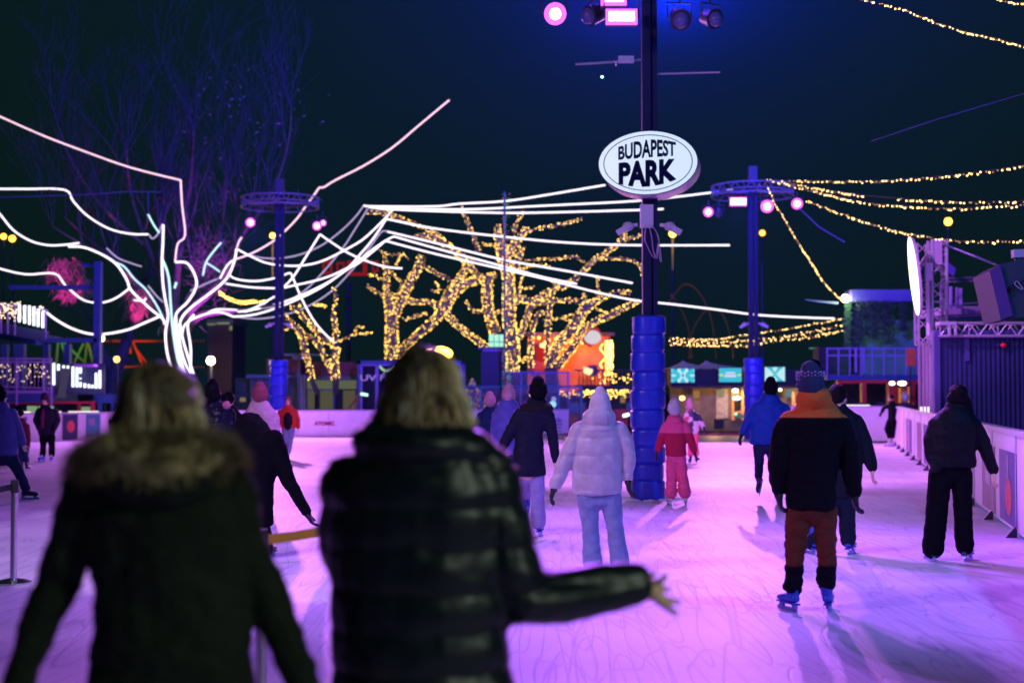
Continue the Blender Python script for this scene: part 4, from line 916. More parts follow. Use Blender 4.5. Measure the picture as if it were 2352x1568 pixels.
B = MB(); [B.oct(P(rnd.uniform(1391, 1408), rnd.uniform(782, 862), 65.4), .035) for i in range(230)]; [B.oct(P(1385-6*math.sin(i/3), 790+i*2, 65.4), .03) for i in range(28)]; [B.oct(P(rnd.uniform(1340, 1450), rnd.uniform(858, 880), 64), .028) for i in range(40)]
o = B.build('fairy_lights', bulbY, hut, False); o['kind'] = 'stuff'
m = MB(); [m.tube(pp([(x, 850), (x, 886)], 64), .03, 5) for x in range(1330, 1460, 9)]; m.tube(pp([(1320, 850), (1462, 850)], 64), .04, 6); m.tube(pp([(1320, 886), (1462, 888)], 64), .05, 6); m.build('railing', mat('rail_brown', (.06, .04, .06), .6), hut)
e = empty('round_sign', P(1357, 771, 65), 'round red sign with white lettering on the hut roof', 'sign')
c = P(1357, 771, 65); n = 32; r_ = 24/S(65)
m = MB(); m.add([c+V((r_*math.cos(2*PI*i/n), y, r_*math.sin(2*PI*i/n))) for y in (0, .25) for i in range(n)], [tuple(reversed(range(n))), tuple(range(n, 2*n))]+[(i, (i+1) % n, n+(i+1) % n, n+i) for i in range(n)]); m.build('disc', glow('disc_red', (.75, .06, .1), .55), e, False)
m = MB(); m.add([c+V((.08+r_*.80*math.cos(2*PI*i/n)*(1-.25*(math.sin(2*PI*i/n) > .3)*(math.cos(2*PI*i/n) < 0)), -.04, -.07+r_*.68*math.sin(2*PI*i/n))) for i in range(n)], [tuple(reversed(range(n)))]); m.build('white_script', glow('disc_white', (.85, .8, .85), .8), e, False)
m = MB(); rb(m, 1342, 842, 1360, 858, 63.5, .05); rb(m, 1352, 838, 1372, 862, 63.6, .1); e = empty('menu_screen', P(1352, 850, 63.5), 'small cream glowing menu board tilted in front of the hut', 'screen')
m = MB(); m.add([P(*q, 63.4) for q in ((1340, 842), (1362, 848), (1360, 856), (1354, 862), (1341, 856))], [(4, 3, 2, 1, 0)]); m.build('panel', glow('cream', (1, .7, .35), 1.6), e, False)
m = MB(); rb(m, 1350, 838, 1372, 862, 63.5, .1); m.build('frame', mat('navy_cab', (0, 0, 0)), e, False)
# --- glass fences with turquoise and violet frames
def gfence(label, xs, y0, y1, d, m_):
    e = empty('glass_fence', (Xa(xs[0], d), d, 0), label, 'fence'); m = MB(); z0 = .0; zt = P(0, y0, d).z; zb = P(0, y1, d).z
    m.tube([V((Xa(xs[0], d), d, zt)), V((Xa(xs[-1], d), d, zt))], .045, 6)
    for x in xs: m.tube([V((Xa(x, d), d, 0)), V((Xa(x, d), d, zt))], .045, 6)
    m.build('frame', m_, e); g_ = MB(); g_.box(((Xa(xs[0], d)+Xa(xs[-1], d))/2, d+.01, (zt+zb)/2), (Xa(xs[-1], d)-Xa(xs[0], d), .015, zt-zb-.1)); g_.build('glass', mat('fence_glass', (.35, .4, .45), .2, alpha=.14), e, False)
turq = mat('turquoise_frame', (.06, .3, .42), .5)
gfence('turquoise framed glass fence behind the skaters in the middle', (1062, 1105, 1155, 1235, 1283, 1335), 888, 950, 57, turq)
gfence('taller violet framed glass fence around the golden tree', (1152, 1196, 1230, 1305), 855, 905, 59.5, viol)
m = MB(); rb(m, 1118, 870, 1155, 885, 60, .1); tag(m.build('notice_board', mat('notice_blue', (.04, .06, .3), .6), None, False), 'small blue notice board behind the turquoise fence', 'board')
rnd = random.Random(21); B = MB()
for i in range(150): B.oct(P(rnd.uniform(1340, 1465), 895+abs(rnd.gauss(0, 9)), 59.5), .022)
for i in range(60): B.oct(P(rnd.uniform(1215, 1330), rnd.uniform(895, 915), 60), .02)
tag(B.build('icicle_lights', bulbY, None, False), 'dense golden icicle lights on the stalls left of the near post', 'icicle lights', kind='stuff')
# stalls behind the near post, seen between skaters
sh = shed('dim stall row with teal and red counters left of the near post', 0, [('wall', darkw, [(1335, 888, 1470, 985, 61, 2)]), ('column', mat('teal_counter', (.05, .25, .3), .6), [(1306, 925, 1345, 950, 58, .5), (1440, 925, 1470, 945, 58, .5)]),
  ('red_counter', mat('counter_bright_red', (.5, .03, .03), .6), [(1340, 938, 1362, 975, 57.5, .5), (1412, 940, 1442, 988, 57.5, .5)]), ('yellow_counter', woodm, [(1307, 950, 1340, 975, 57.8, .3)]), ('window', win_y, [(1446, 905, 1466, 925, 60.5, .1), (1425, 910, 1436, 925, 60.5, .1)])], P(1400, 905, 61))
e = empty('counter_lamp', P(1440, 952, 57), 'small white lamp glowing on the red counter by the near post', 'lamp'); MB().tube(pp([(1431, 955), (1445, 951)], 57), .06, 8).build('tube', glow('counter_white', (.8, 1, .9), 3), e)
# --- screens, tents, kiosks right of near post
ky = shed('long kiosk with wooden framed glass doors under three glowing screens', 0, [
 ('fascia', mat('fascia_black', (.015, .018, .03), .7), [(1540, 848, 1905, 885, 58.5, 1.5)]), ('ledge', mat('ledge_brown', (.12, .05, .03), .7), [(1540, 886, 1860, 891, 58.3, .6)]),
 ('wall', mat('kiosk_wall', (.16, .13, .10), .8, var=.3, vscale=2), [(1540, 891, 1905, 990, 60, .3)]),
 ('dark_glass', mat('kiosk_glass', (.02, .025, .03), .2), [(1686, 899, 1700, 950, 59.8, .05), (1706, 899, 1728, 942, 59.8, .05), (1734, 899, 1756, 945, 59.8, .05)]),
 ('column', woodm, [(1681, 897, 1686, 975, 59.5, .15), (1703, 897, 1709, 982, 59.5, .15), (1731, 897, 1735, 955, 59.5, .15), (1759, 897, 1764, 970, 59.5, .15), (1686, 944, 1770, 948, 59.45, .15), (1684, 974, 1709, 980, 59.4, .15), (1820, 900, 1825, 960, 59.5, .15), (1838, 900, 1841, 960, 59.5, .15)]),
 ('curtain', mat('curtain_grey', (.22, .22, .26), .8, var=.3), [(1645, 893, 1672, 960, 59.6, .1), (1845, 893, 1875, 960, 59.6, .1)]),
 ('plinth', mat('plinth', (.05, .05, .06), .8), [(1540, 965, 1905, 990, 59.2, .3)]), ('band', mat('teal_band', (.03, .12, .2), .6), [(1688, 952, 1752, 960, 59.1, .1)])], P(1700, 905, 60))
point('kiosk_light', P(1720, 905, 58.8), 150, (1, .55, .15)); point('kiosk_light', P(1640, 930, 58.4), 90, (1, .5, .15)); point('kiosk_light', P(1840, 905, 58.8), 80, (1, .65, .3))
for lab, x, y, dd, r, w, s, col in (('warm orange lamp glowing beside the near post padding', 1567, 914, 58, .11, 1, 8, (1, .45, .08)), ('round white ceiling lamp seen through the kiosk doors', 1689, 897, 58, .1, 1.3, 6, (1, 1, .7)),
 ('flat mint emergency lamp inside the kiosk doors', 1692, 914, 58, .1, 1.7, 4, (.6, 1, .85)), ('small pale lamp above the blue jacket skater', 1792, 895, 58, .07, 1, 5, (1, .95, .6)), ('small green lamp low inside the kiosk', 1690, 950, 58, .06, 1.2, 2, (.5, 1, .6)),
 ('left white lamp under the red beams', 2049, 880, 48, .08, 1.2, 6.5, (.9, 1, .85)), ('right white lamp under the red beams', 2072, 880, 48, .09, 1.7, 7, (1, 1, .8))):
    c = P(x, y, dd); e = empty('lamp', c, lab, 'lamp'); MB().ball(c, (r*w, r*.5, r*.8), 10, 6).build('bulb', glow('lampb_%d_%d' % (s*10, int(col[2]*100)), col, s), e); MB().box(c+V((0, .1, r)), (r*2, .2, .04)).build('mount', dark, e, False)
# screens: checker-like procedural pattern
def screen_mat(name, cols, sc_):
    m = bpy.data.materials.new(name); m.use_nodes = True; nt = m.node_tree; nt.nodes.remove(nt.nodes['Principled BSDF'])
    t = nt.nodes.new('ShaderNodeTexCoord'); mp = nt.nodes.new('ShaderNodeMapping'); nt.links.new(t.outputs['Object'], mp.inputs[0])
    ab = nt.nodes.new('ShaderNodeVectorMath'); ab.operation = 'ABSOLUTE'; nt.links.new(mp.outputs[0], ab.inputs[0])
    vo = nt.nodes.new('ShaderNodeTexVoronoi'); vo.inputs['Scale'].default_value = sc_; nt.links.new(ab.outputs[0], vo.inputs[0])
    s = nt.nodes.new('ShaderNodeSeparateColor'); nt.links.new(vo.outputs['Color'], s.inputs[0])
    r = nt.nodes.new('ShaderNodeValToRGB'); r.color_ramp.interpolation = 'CONSTANT'
    for i, (p, c) in enumerate(cols):
        q = r.color_ramp.elements[i] if i < 2 else r.color_ramp.elements.new(p); q.position = p; q.color = (*c, 1)
    nt.links.new(s.outputs[0], r.inputs[0]); e = nt.nodes.new('ShaderNodeEmission'); nt.links.new(r.outputs[0], e.inputs[0]); e.inputs[1].default_value = .95
    nt.links.new(e.outputs[0], nt.nodes['Material Output'].inputs[0]); return m
cy, yl, nb, pl = (.05, .55, .75), (.55, .85, .08), (.02, .12, .5), (.55, .9, 1)
for i, (lab, x0, y0, x1, y1, cols) in enumerate((('leftmost glowing screen, icy blue, partly behind the near post padding', 1542, 846, 1595, 878, [(0, cy), (.3, pl), (.65, nb), (.85, cy)]), ('middle glowing screen, turquoise with lime corners and pale lettering', 1652, 845, 1703, 877, [(0, cy), (.3, yl), (.55, cy), (.8, nb)]), ('rightmost glowing screen, mint and lime, right of the far padded post', 1757, 843, 1803, 875, [(0, pl), (.35, yl), (.55, cy), (.85, nb)]))):
    c = P((x0+x1)/2, (y0+y1)/2, 58.2); e = empty('screen', c, lab, 'screen'); m = MB(); rb(m, x0, y0, x1, y1, 58.2, .03); m.build('display', screen_mat('screen_%d' % i, cols, 5.5), e, False)
    m = MB(); rb(m, x0-2, y0-2, x1+2, y1+2, 58.25, .15); m.build('bezel', lampb, e, False)
    if i == 1:
        m = MB(); rb(m, 1667, 854, 1688, 858, 58.15, .02); rb(m, 1664, 860, 1691, 866, 58.15, .02); m.build('pale_text', glow('screen_text', (.7, .75, 1), .9), e, False)
def tent(label, x0, xc, x1, y0, y1, d, m_):
    e = empty('tent_roof', (Xa(xc, d), d, 0), label, 'tent'); zt = P(0, y0, d).z; zb = P(0, y1, d).z; m = MB(); n = 10; X0, X1_ = Xa(x0, d), Xa(x1, d); Xc = Xa(xc, d); w = 3
    for s in range(2):
        pts = []
        for i in range(n+1):
            t_ = i/n; pts.append((t_, zt-(zt-zb)*(t_**.6)))
        for i in range(n):
            (a, za), (b_, zb2) = pts[i], pts[i+1]; X_ = X0 if s == 0 else X1_
            m.quad((Xc+(X_-Xc)*a, d+w/2-w/2*a, za), (Xc+(X_-Xc)*b_, d+w/2-w/2*b_, zb2), (Xc+(X_-Xc)*b_, d+w/2+w/2*b_, zb2), (Xc+(X_-Xc)*a, d+w/2+w/2*a, za))
    for i in range(n):
        (a, za), (b_, zb2) = pts[i], pts[i+1]
        for s in (-1, 1): m.quad((Xc+(X0-Xc)*a, d+w/2+s*w/2*a, za), (Xc+(X1_-Xc)*a, d+w/2+s*w/2*a, za), (Xc+(X1_-Xc)*b_, d+w/2+s*w/2*b_, zb2), (Xc+(X0-Xc)*b_, d+w/2+s*w/2*b_, zb2))
    m.build('canopy', m_, e); p_ = MB(); [p_.tube([V((X_, d+.1, 0)), V((X_, d+.1, zb))], .05, 6) for X_ in (X0+.2, X1_-.2)]; p_.build('frame', dark, e)
cn = mat('tent_canvas', (.7, .68, .7), .8, var=.1)
tent('greyish tent roof peaking right of the near post', 1536, 1578, 1650, 826, 846, 62, cn); tent('second greyish tent roof peaking right of the first', 1600, 1632, 1722, 826, 846, 61, cn)
# --- right: red pavilion, terrace, hanging plants
rd = shed('red steel pavilion with a railed deck behind the far right corner', 0, [
 ('beam', redp, [(1925, 872, 2112, 880, 50, .4), (1925, 880, 1934, 930, 50, .3), (1980, 880, 1990, 925, 50, .3), (2042, 876, 2062, 930, 49.8, .4), (2075, 880, 2085, 930, 50.2, .3), (2094, 880, 2102, 930, 50.2, .3)]),
 ('deck_edge', blues, [(1900, 860, 2112, 872, 49.9, 3)]), ('wall', mat('pavilion_wall', (.10, .09, .09), .8, var=.4), [(1920, 878, 2120, 960, 53, .3)]), ('window', win_o, [(2065, 890, 2074, 925, 52.8, .1), (2086, 888, 2094, 925, 52.8, .1)]),
 ('upper_wall', mat('green_lit_wall', (.10, .2, .2), .8, var=.3, vscale=1), [(1972, 735, 2112, 862, 55, .3)]), ('dark_pillar', darkw, [(1952, 690, 1972, 862, 54.5, 1)]), ('awning', mat('violet_awning', (.16, .11, .3), .8, var=.1), [(1957, 665, 2108, 692, 53.5, 1.2)]), ('back_panel', darkw, [(1880, 798, 1952, 860, 53, 1)])], P(2010, 905, 50))
m = MB()
for y in (800, 816): m.tube(pp([(1900, y), (2112, y)], 49.8), .03, 6)
for x in list(range(1900, 2112, 26)): m.tube(pp([(x, 798), (x, 862)], 49.8), .03, 6)
for x in (1966, 1984): m.tube(pp([(x, 798), (x, 855)], 49.6), .05, 6)
m.build('railing', viol, rd)
m = MB(); rnd = random.Random(3)
for x, w, y1 in ((1975, 8, 790), (1995, 12, 770), (2010, 8, 780), (2040, 16, 790), (2030, 10, 770), (2075, 8, 760)):
    for i in range(220):
        c = P(rnd.gauss(x, w*.6), rnd.uniform(692, y1), 53.3+rnd.uniform(-.2, .2)); a = unit((rnd.uniform(-1, 1), rnd.uniform(-1, 1), rnd.uniform(-1, .2)))*rnd.uniform(.05, .12); b_ = unit(a.cross(V((.2, .8, .4))))*.03
        m.quad(c-a, c+b_, c+a, c-b_)
o = m.build('hanging_plants', mat('dark_leaves', (.03, .05, .03), .8), None, False); tag(o, 'dark trailing plants hanging below the violet awning', 'plants', kind='stuff')
spot('green_wash', P(1990, 855, 51), P(2040, 780, 55), 55, (.3, 1, .7), 110, .6, .1)
e = empty('floodlight_post', (Xa(1944, 54), 54, 0), 'post with a glaring white floodlight and green lit ivy', 'post')
MB().tube([V((Xa(1948, 54), 54.1, 0)), V((Xa(1948, 54), 54.1, P(0, 680, 54).z))], .1, 8).build('shaft', dark, e)
MB().ball(P(1942, 685, 53.8), .15, 12, 8).build('floodlight', glow('flood_white', (1, .95, .7), 14), e); point('flood_lamp', P(1944, 696, 53.3), 45, (.7, 1, .6))
m = MB(); rnd = random.Random(6)
for i in range(500):
    c = P(rnd.gauss(1947, 4), rnd.uniform(696, 850), 53.8); a = unit((rnd.uniform(-1, 1), rnd.uniform(-1, 1), rnd.uniform(-1, 1)))*rnd.uniform(.03, .1); b_ = unit(a.cross(V((.2, .8, .4))))*.03; m.quad(c-a, c+b_, c+a, c-b_)
m.build('ivy', mat('ivy_green', (.06, .14, .04), .7), e, False)
m = MB(); m.tube(pp([(1925, 696), (1880, 692), (1850, 688)], 54), [.05, .03, .01], 6); m.build('arm', mat('pale_arm', (.4, .45, .4), .5), e)
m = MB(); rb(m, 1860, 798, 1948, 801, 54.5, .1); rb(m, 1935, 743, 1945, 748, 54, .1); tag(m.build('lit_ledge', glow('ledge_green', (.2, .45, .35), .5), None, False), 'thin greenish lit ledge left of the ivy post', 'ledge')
m = MB(); rb(m, 2082, 800, 2104, 840, 47, .05); e = empty('orange_poster', P(2092, 840, 47), 'orange notice hanging at the container corner', 'poster'); m.build('sheet', mat('orange_sheet', (.75, .14, .04), .6), e, False)
MB().tube([V((Xa(2093, 47), 47.1, 0)), P(2093, 800, 47)+V((0, .1, 0))], .03, 6).build('stand', dark, e)
# --- container, trusses, disc, loudspeaker
con = empty('container', (Xa(2150, 29), 29, 0), 'dark blue corrugated container behind the right-hand barrier', 'container')
m = MB(); zt = 2.78; x0 = Xa(2150, 29); k = 46; xr = x0+4.6; wd = .1
pts = []
for i in range(k*4+1):
    ph = i % 4; pts.append((x0+i*wd/4*4/4*.98, 29+(0 if ph in (0, 1) else .05)))
for i in range(len(pts)-1):
    if pts[i+1][0] > xr+.3: break
    m.quad((*pts[i], .1), (*pts[i+1], .1), (*pts[i+1], zt), (*pts[i], zt))
m.build('corrugated_front', mat('container_navy', (.018, .028, .11), .55, var=.15, bump=.1), con, False)
m = MB(); m.box(((x0+xr)/2+.2, 29.65, zt/2+.03), (xr-x0-.4, 1.1, zt-.05)); m.build('body', mat('container_navy', (0, 0, 0)), con, False)
m = MB(); m.box(((x0+xr)/2, 28.97, zt+.05), (xr-x0+.1, .14, .16)); m.box((x0, 28.97, zt/2), (.12, .12, zt)); m.box((x0+.62, 28.96, zt-.25), (.1, .03, .5)); m.build('edge_frame', mat('container_edge', (.05, .05, .2), .5), con, False)
m = MB(); m.ball((x0+1.35, 28.9, zt-.18), (.07, .05, .05)); m.build('red_lamp', mat('red_lens', (.6, .02, .03), .3), con)
sg2 = empty('slatted_screen', (Xa(2128, 31), 31, 0), 'violet lit upright slats beside the container end, white glints at their feet', 'fence')
for i, x in enumerate((2112, 2121, 2129, 2137, 2145)):
    d = 33-i*.9; X = Xa(x, d); MB().bar((X, d, .1), (X, d, P(0, 776, 30).z*.99), .05, .05, up=(1, 0, 0)).build('slat', mat('slat_violet', (.40, .34, .48), .4), sg2, False)
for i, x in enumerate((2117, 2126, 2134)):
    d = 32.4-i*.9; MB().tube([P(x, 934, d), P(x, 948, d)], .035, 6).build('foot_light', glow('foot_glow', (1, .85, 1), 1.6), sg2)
def boxtruss(mb, a, b_, w, n, r=.03, up=(0, 0, 1)):
    a = V(a); b_ = V(b_); t_ = unit(b_-a); u = V(up)
    if abs(t_.dot(u)) > .9: u = V((0, 1, 0))
    x = unit(t_.cross(u)); y = unit(x.cross(t_)); L_ = (b_-a).length
    cs = [x*sx*w/2+y*sy*w/2 for sx, sy in ((-1, -1), (1, -1), (1, 1), (-1, 1))]
    for c in cs: mb.tube([a+c, b_+c], r, 6)
    for i in range(n):
        p = a+t_*L_*i/n; q = a+t_*L_*(i+1)/n
        for j in range(4):
            c, e_ = cs[j], cs[(j+1) % 4]
            mb.tube([p+c, q+e_] if (i+j) % 2 else [p+e_, q+c], r*.42, 5)
            if i % 3 == 0: mb.tube([p+c, p+e_], r*.42, 5)
trm = mat('truss_alloy', (0, 0, 0))
DTs = 29.6
tt = empty('truss_tower', P(2140, 780, DTs), 'violet lit square truss tower standing at the container corner', 'truss tower')
m = MB(); boxtruss(m, P(2153, 778, DTs), P(2153, 552, DTs), .30, 8, .035); m.build('mast', trm, tt)
m = MB(); boxtruss(m, P(2121, 792, DTs+.6), P(2117, 560, DTs+.6), .26, 8, .028); m.build('rear_mast', trm, tt)
m = MB(); boxtruss(m, P(2150, 590, DTs), P(2112, 640, DTs+1.2), .25, 3, .025); m.build('brace_truss', trm, tt)
m = MB(); m.tube(pp([(2131, 640), (2133, 770)], DTs-.4), .045, 8); m.box(P(2131, 624, DTs-.4), (.17, .12, .36)); m.build('mount_post', mat('mount_lilac', (.5, .45, .6), .5), tt)
m = MB(); m.box(P(2152, 580, DTs-.1), (.16, .2, .5)); m.build('cable_reel', mat('reel', (.35, .3, .45), .6, bump=.8, bscale=20), tt)
ht = empty('truss_beam', P(2250, 772, 28.9), 'long horizontal truss beam lying along the top of the container', 'truss beam')
m = MB(); boxtruss(m, P(2155, 757, 28.9), P(2420, 757, 28.9), .26, 12, .028); m.build('beam', trm, ht)
m = MB(); rb(m, 2158, 738, 2197, 746, 28.6, .3); rb(m, 2180, 746, 2184, 770, 28.6, .1); rb(m, 2194, 746, 2198, 770, 28.6, .1); m.build('bracket', trm, ht, False)
dc = empty('glowing_disc', P(2097, 725, 29.2), 'tall glowing oval light disc seen nearly edge-on by the truss tower', 'sign')
c = P(2098, 634, 29.2); n = 48; az = 90/S(29.2); ra = R(11); rx_ = az*1.05
yv = V((math.sin(ra)*1, math.cos(ra), 0)); tilt = V((.085, 0, 0))
def dsk(off, sc1): return [c+yv*math.cos(2*PI*i/n)*rx_*sc1+V((0, 0, 1))*math.sin(2*PI*i/n)*az*sc1-tilt*math.sin(2*PI*i/n)*sc1+V((off, 0, 0)) for i in range(n)]
m = MB(); m.add(dsk(.0, 1), [tuple(range(n))]); m.build('face', glow('disc_glow', (1, .93, .62), 3.4), dc, False)
m = MB(); a_, b2 = dsk(.012, 1.0), dsk(.075, .98); m.v = a_+b2; m.f = [(j, (j+1) % n, n+(j+1) % n, n+j) for j in range(n)]+[tuple(range(n, 2*n))]; m.build('casing', mat('disc_casing', (.55, .5, .65), .4), dc)
m = MB(); m.bar(c+V((.16, 0, .1)), P(2120, 640, 29.6), .06); m.build('bracket', dark, dc, False)
sp_ = empty('loudspeaker', P(2330, 735, 18), 'large tilted dark loudspeaker hanging at the right edge', 'loudspeaker')
A = [P(x, y, 17.4) for x, y in ((2299, 735), (2273, 623), (2298, 606), (2500, 560), (2500, 700), (2340, 730))]
m = MB(); B_ = [q+V((.15, 1.1, 0)) for q in A]; k = len(A); m.add(A+B_, [tuple(range(k)), tuple(reversed(range(k, 2*k)))]+[(i, (i+1) % k, k+(i+1) % k, k+i) for i in range(k)][::1]); bm_ = m.build('cabinet', mat('speaker_black', (.035, .045, .07), .6, bump=.3, bscale=60), sp_, False)
m = MB(); q0 = [P(x, y, 17.37) for x, y in ((2275, 624), (2298, 608), (2328, 724), (2300, 735))]; q1 = [q+V((-.02, -.04, 0)) for q in q0]; m.add(q0+q1, [(0, 1, 2, 3), (7, 6, 5, 4), (0, 4, 5, 1), (1, 5, 6, 2), (2, 6, 7, 3), (3, 7, 4, 0)]); m.build('grille', mat('grille_violet', (.12, .04, .25), .5, bump=.6, bscale=90), sp_, False)
m = MB(); m.bar(P(2318, 660, 17.3), P(2420, 615, 17.3), .05, .03); m.build('handle_slot', mat('slot_black', (.004, .004, .008), .5), sp_, False)
m = MB(); m.tube(spline(pp([(2330, 650), (2336, 646), (2342, 652), (2350, 664), (2342, 662), (2332, 654), (2330, 650)], 17.25), 4), .008, 6); m.build('shackle', truss, sp_)
hb = empty('hoist_bar', P(2350, 586, 17.8), 'pale lilac hoist bar with a hook above the loudspeaker', 'hoist bar')
m = MB(); m.bar(P(2326, 583, 17.8), P(2480, 579, 17.8), .12, .1); m.build('bar', mat('mount_lilac', (0, 0, 0)), hb, False)
m = MB(); cc = P(2336, 594, 17.8); m.tube([cc+V((.03*math.cos(a*PI/6), 0, .03*math.sin(a*PI/6))) for a in range(12)]+[cc+V((.03, 0, 0))], .008, 6); m.tube(spline(pp([(2336, 598), (2334, 606), (2337, 612), (2340, 606)], 17.8), 4), .008, 6); m.build('hook', truss, hb)
wk = empty('walkway', P(2230, 760, 34), 'raised steel walkway with violet railing behind the truss tower', 'walkway')
m = MB(); rb(m, 2170, 703, 2300, 722, 33, 2); m.build('deck', mat('deck_lilac', (.3, .2, .45), .5), wk, False)
m = MB(); rb(m, 2172, 727, 2300, 733, 33.2, .3); m.build('blue_beam', blues, wk, False)
m = MB()
for y in (637, 645): m.tube(pp([(2180, y+2), (2300, y-2)], 33), .025, 6)
m.tube(pp([(2250, 651), (2300, 652)], 33), .02, 6); m.tube(pp([(2250, 640), (2250, 703)], 33), .03, 6); m.tube(pp([(2172, 700), (2300, 692)], 33), .02, 6); m.build('railing', mat('rail_slate', (.12, .12, .25), .5), wk)
for i, x in enumerate((2163, 2174, 2184, 2198, 2207)): 
    m = MB(); m.tube(pp([(x, 662-8+i*2), (x, 708)], 32), .04, 6); m.build('upright_pipe', mat('pipe_blue_lit', (.35, .25, .7), .4), wk)  # blue light falling on the pipes is put into their colour
m = MB(); m.add([P(*q, 31.5) for q in ((2155, 583), (2196, 617), (2190, 636), (2155, 600))]+[P(*q, 32.6) for q in ((2155, 583), (2196, 617), (2190, 636), (2155, 600))], [(0, 1, 2, 3), (7, 6, 5, 4), (0, 4, 5, 1), (1, 5, 6, 2), (2, 6, 7, 3), (3, 7, 4, 0)]); tag(m.build('truss_wing', mat('wing_blue', (.08, .06, .45), .5), None, False), 'slanting blue violet panel right of the truss tower', 'panel')
m = MB(); m.tube([P(2158, 557, 30), P(2290, 608, 24)], .02, 6); tag(m.build('strut', mat('slate_strut', (.08, .12, .3), .5)), 'slate strut sloping from the truss tower to the loudspeaker', 'strut')
spot('tower_violet', P(2080, 905, 25.5)+V((0, 0, .3)), P(2150, 660, 30), 380, (.6, .16, 1), 60, .5, .1)
# --- barrier tape stanchions
chrome = mat('chrome', (.6, .58, .62), .22, metal=1); beltm = mat('orange_belt', (.95, .38, .08), .6); blackb = mat('black_belt', (.01, .01, .015), .6)
def stanchion(label, x, d, h, belt=None, bm_=None, sag=.03):
    X = Xa(x, d); e = empty('stanchion', (X, d, 0), label, 'stanchion'); MB().tube([V((X, d, .03)), V((X, d, h-.1))], .03, 16).build('post', chrome, e)
    MB().tube([V((X, d, h-.11)), V((X, d, h-.02)), V((X, d, h))], [.034, .034, .03], 16).build('belt_head', blackb, e)
    m = MB(); m.tube([V((X, d, 0)), V((X, d, .015)), V((X, d, .03)), V((X, d, .045))], [.155, .155, .11, .04], 28); m.build('base', chrome, e)
    if belt is not None:
        a = V((X, d, h-.055)); b_ = V(belt); m = MB(); n = 12; up = V((0, 0, .026)); th = V((0, .003, 0))
        pts = [a+(b_-a)*i/n-V((0, 0, sag*4*(i/n)*(1-i/n))) for i in range(n+1)]
        for i in range(n):
            p, q = pts[i], pts[i+1]; m.quad(p-up, q-up, q+up, p+up); m.quad(p+up+th, q+up+th, q-up+th, p-up+th)
        m.build('belt', bm_, e, False)
    return e
stanchion('chrome stanchion on the ice at the left edge with a black belt', 37, 12.35, .89, (Xa(-160, 11.5), 11.5, .84), blackb)
stanchion('chrome stanchion half hidden by the fur hooded woman, orange belt to the right', 604, 7.3, .95, (Xa(900, 7.9), 7.9, .98), beltm, .02)
stanchion('chrome stanchion hidden behind the central woman at the belt end', 900, 7.9, 1.0)
stanchion('far stanchion carrying a thin orange belt along the left barrier', 255, 38, .92, (Xa(535, 38), 38, .85), beltm, .0)
stanchion('far stanchion at the other end of the thin orange belt', 535, 38, .9)
e = empty('sign_stand', P(285, 1010, 40), 'pale upright sign stand with a small red mark by the left barrier', 'sign stand')
m = MB(); rb(m, 268, 940, 300, 948, 40, .5); rb(m, 273, 948, 300, 1000, 40.1, .3); m.build('panel', mat('pale_lilac', (.5, .4, .6), .6), e, False); m = MB(); m.ball(P(282, 964, 39.95), (.05, .02, .06)); m.build('red_mark', redp, e)
m = MB(); gb(262, 300, 0, .2, 39.8, .6, m); m.build('base', mat('pale_lilac', (0, 0, 0)), e, False)

e = empty('glowing_snowman', P(1270, 935, 57.2), 'tiny icy blue glowing snowman figure at the end of the far barrier', 'lantern')
MB().ball(P(1270, 928, 57.2), .14, 10, 8).build('body', glow('ice_glow', (.35, .75, 1), 1.3), e); MB().ball(P(1272, 916, 57.2), .1, 10, 8).build('head', glow('ice_glow2', (.45, .45, 1), .8), e); MB().tube(pp([(1264, 906), (1280, 908)], 57.2), .05, 6).build('hat', dark, e)

for i, (x, y, nm) in enumerate(((1600, 905, 'left'), (1655, 903, 'middle'), (1812, 903, 'right'))):
    e = empty('menu_poster', P(x, y, 59.4), 'small lit menu poster on the kiosk wall, %s of the three' % ('leftmost', 'middle', 'rightmost')[i], 'poster', 'menu posters on the kiosk wall')
    m = MB(); rb(m, x-7, y-8, x+7, y+9, 59.4, .05); m.build('sheet', glow('menu_%d' % i, ((.7, .35, .12), (.6, .5, .3), (.25, .45, .5))[i], .45), e, False)
rnd = random.Random(31)
cr_ = empty('crate_stack', P(1660, 985, 57), 'dark crates and a bin stacked before the kiosk doors', 'crates')
for x, y0, y1, c in ((1730, 948, 985, (.02, .05, .09)), (1748, 955, 985, (.015, .03, .06)), (1654, 962, 985, (.05, .04, .04))):
    m = MB(); rb(m, x-9, y0, x+9, y1, 57.3, .6); m.build('crate', mat('crate_%d' % x, c, .7), cr_, False)
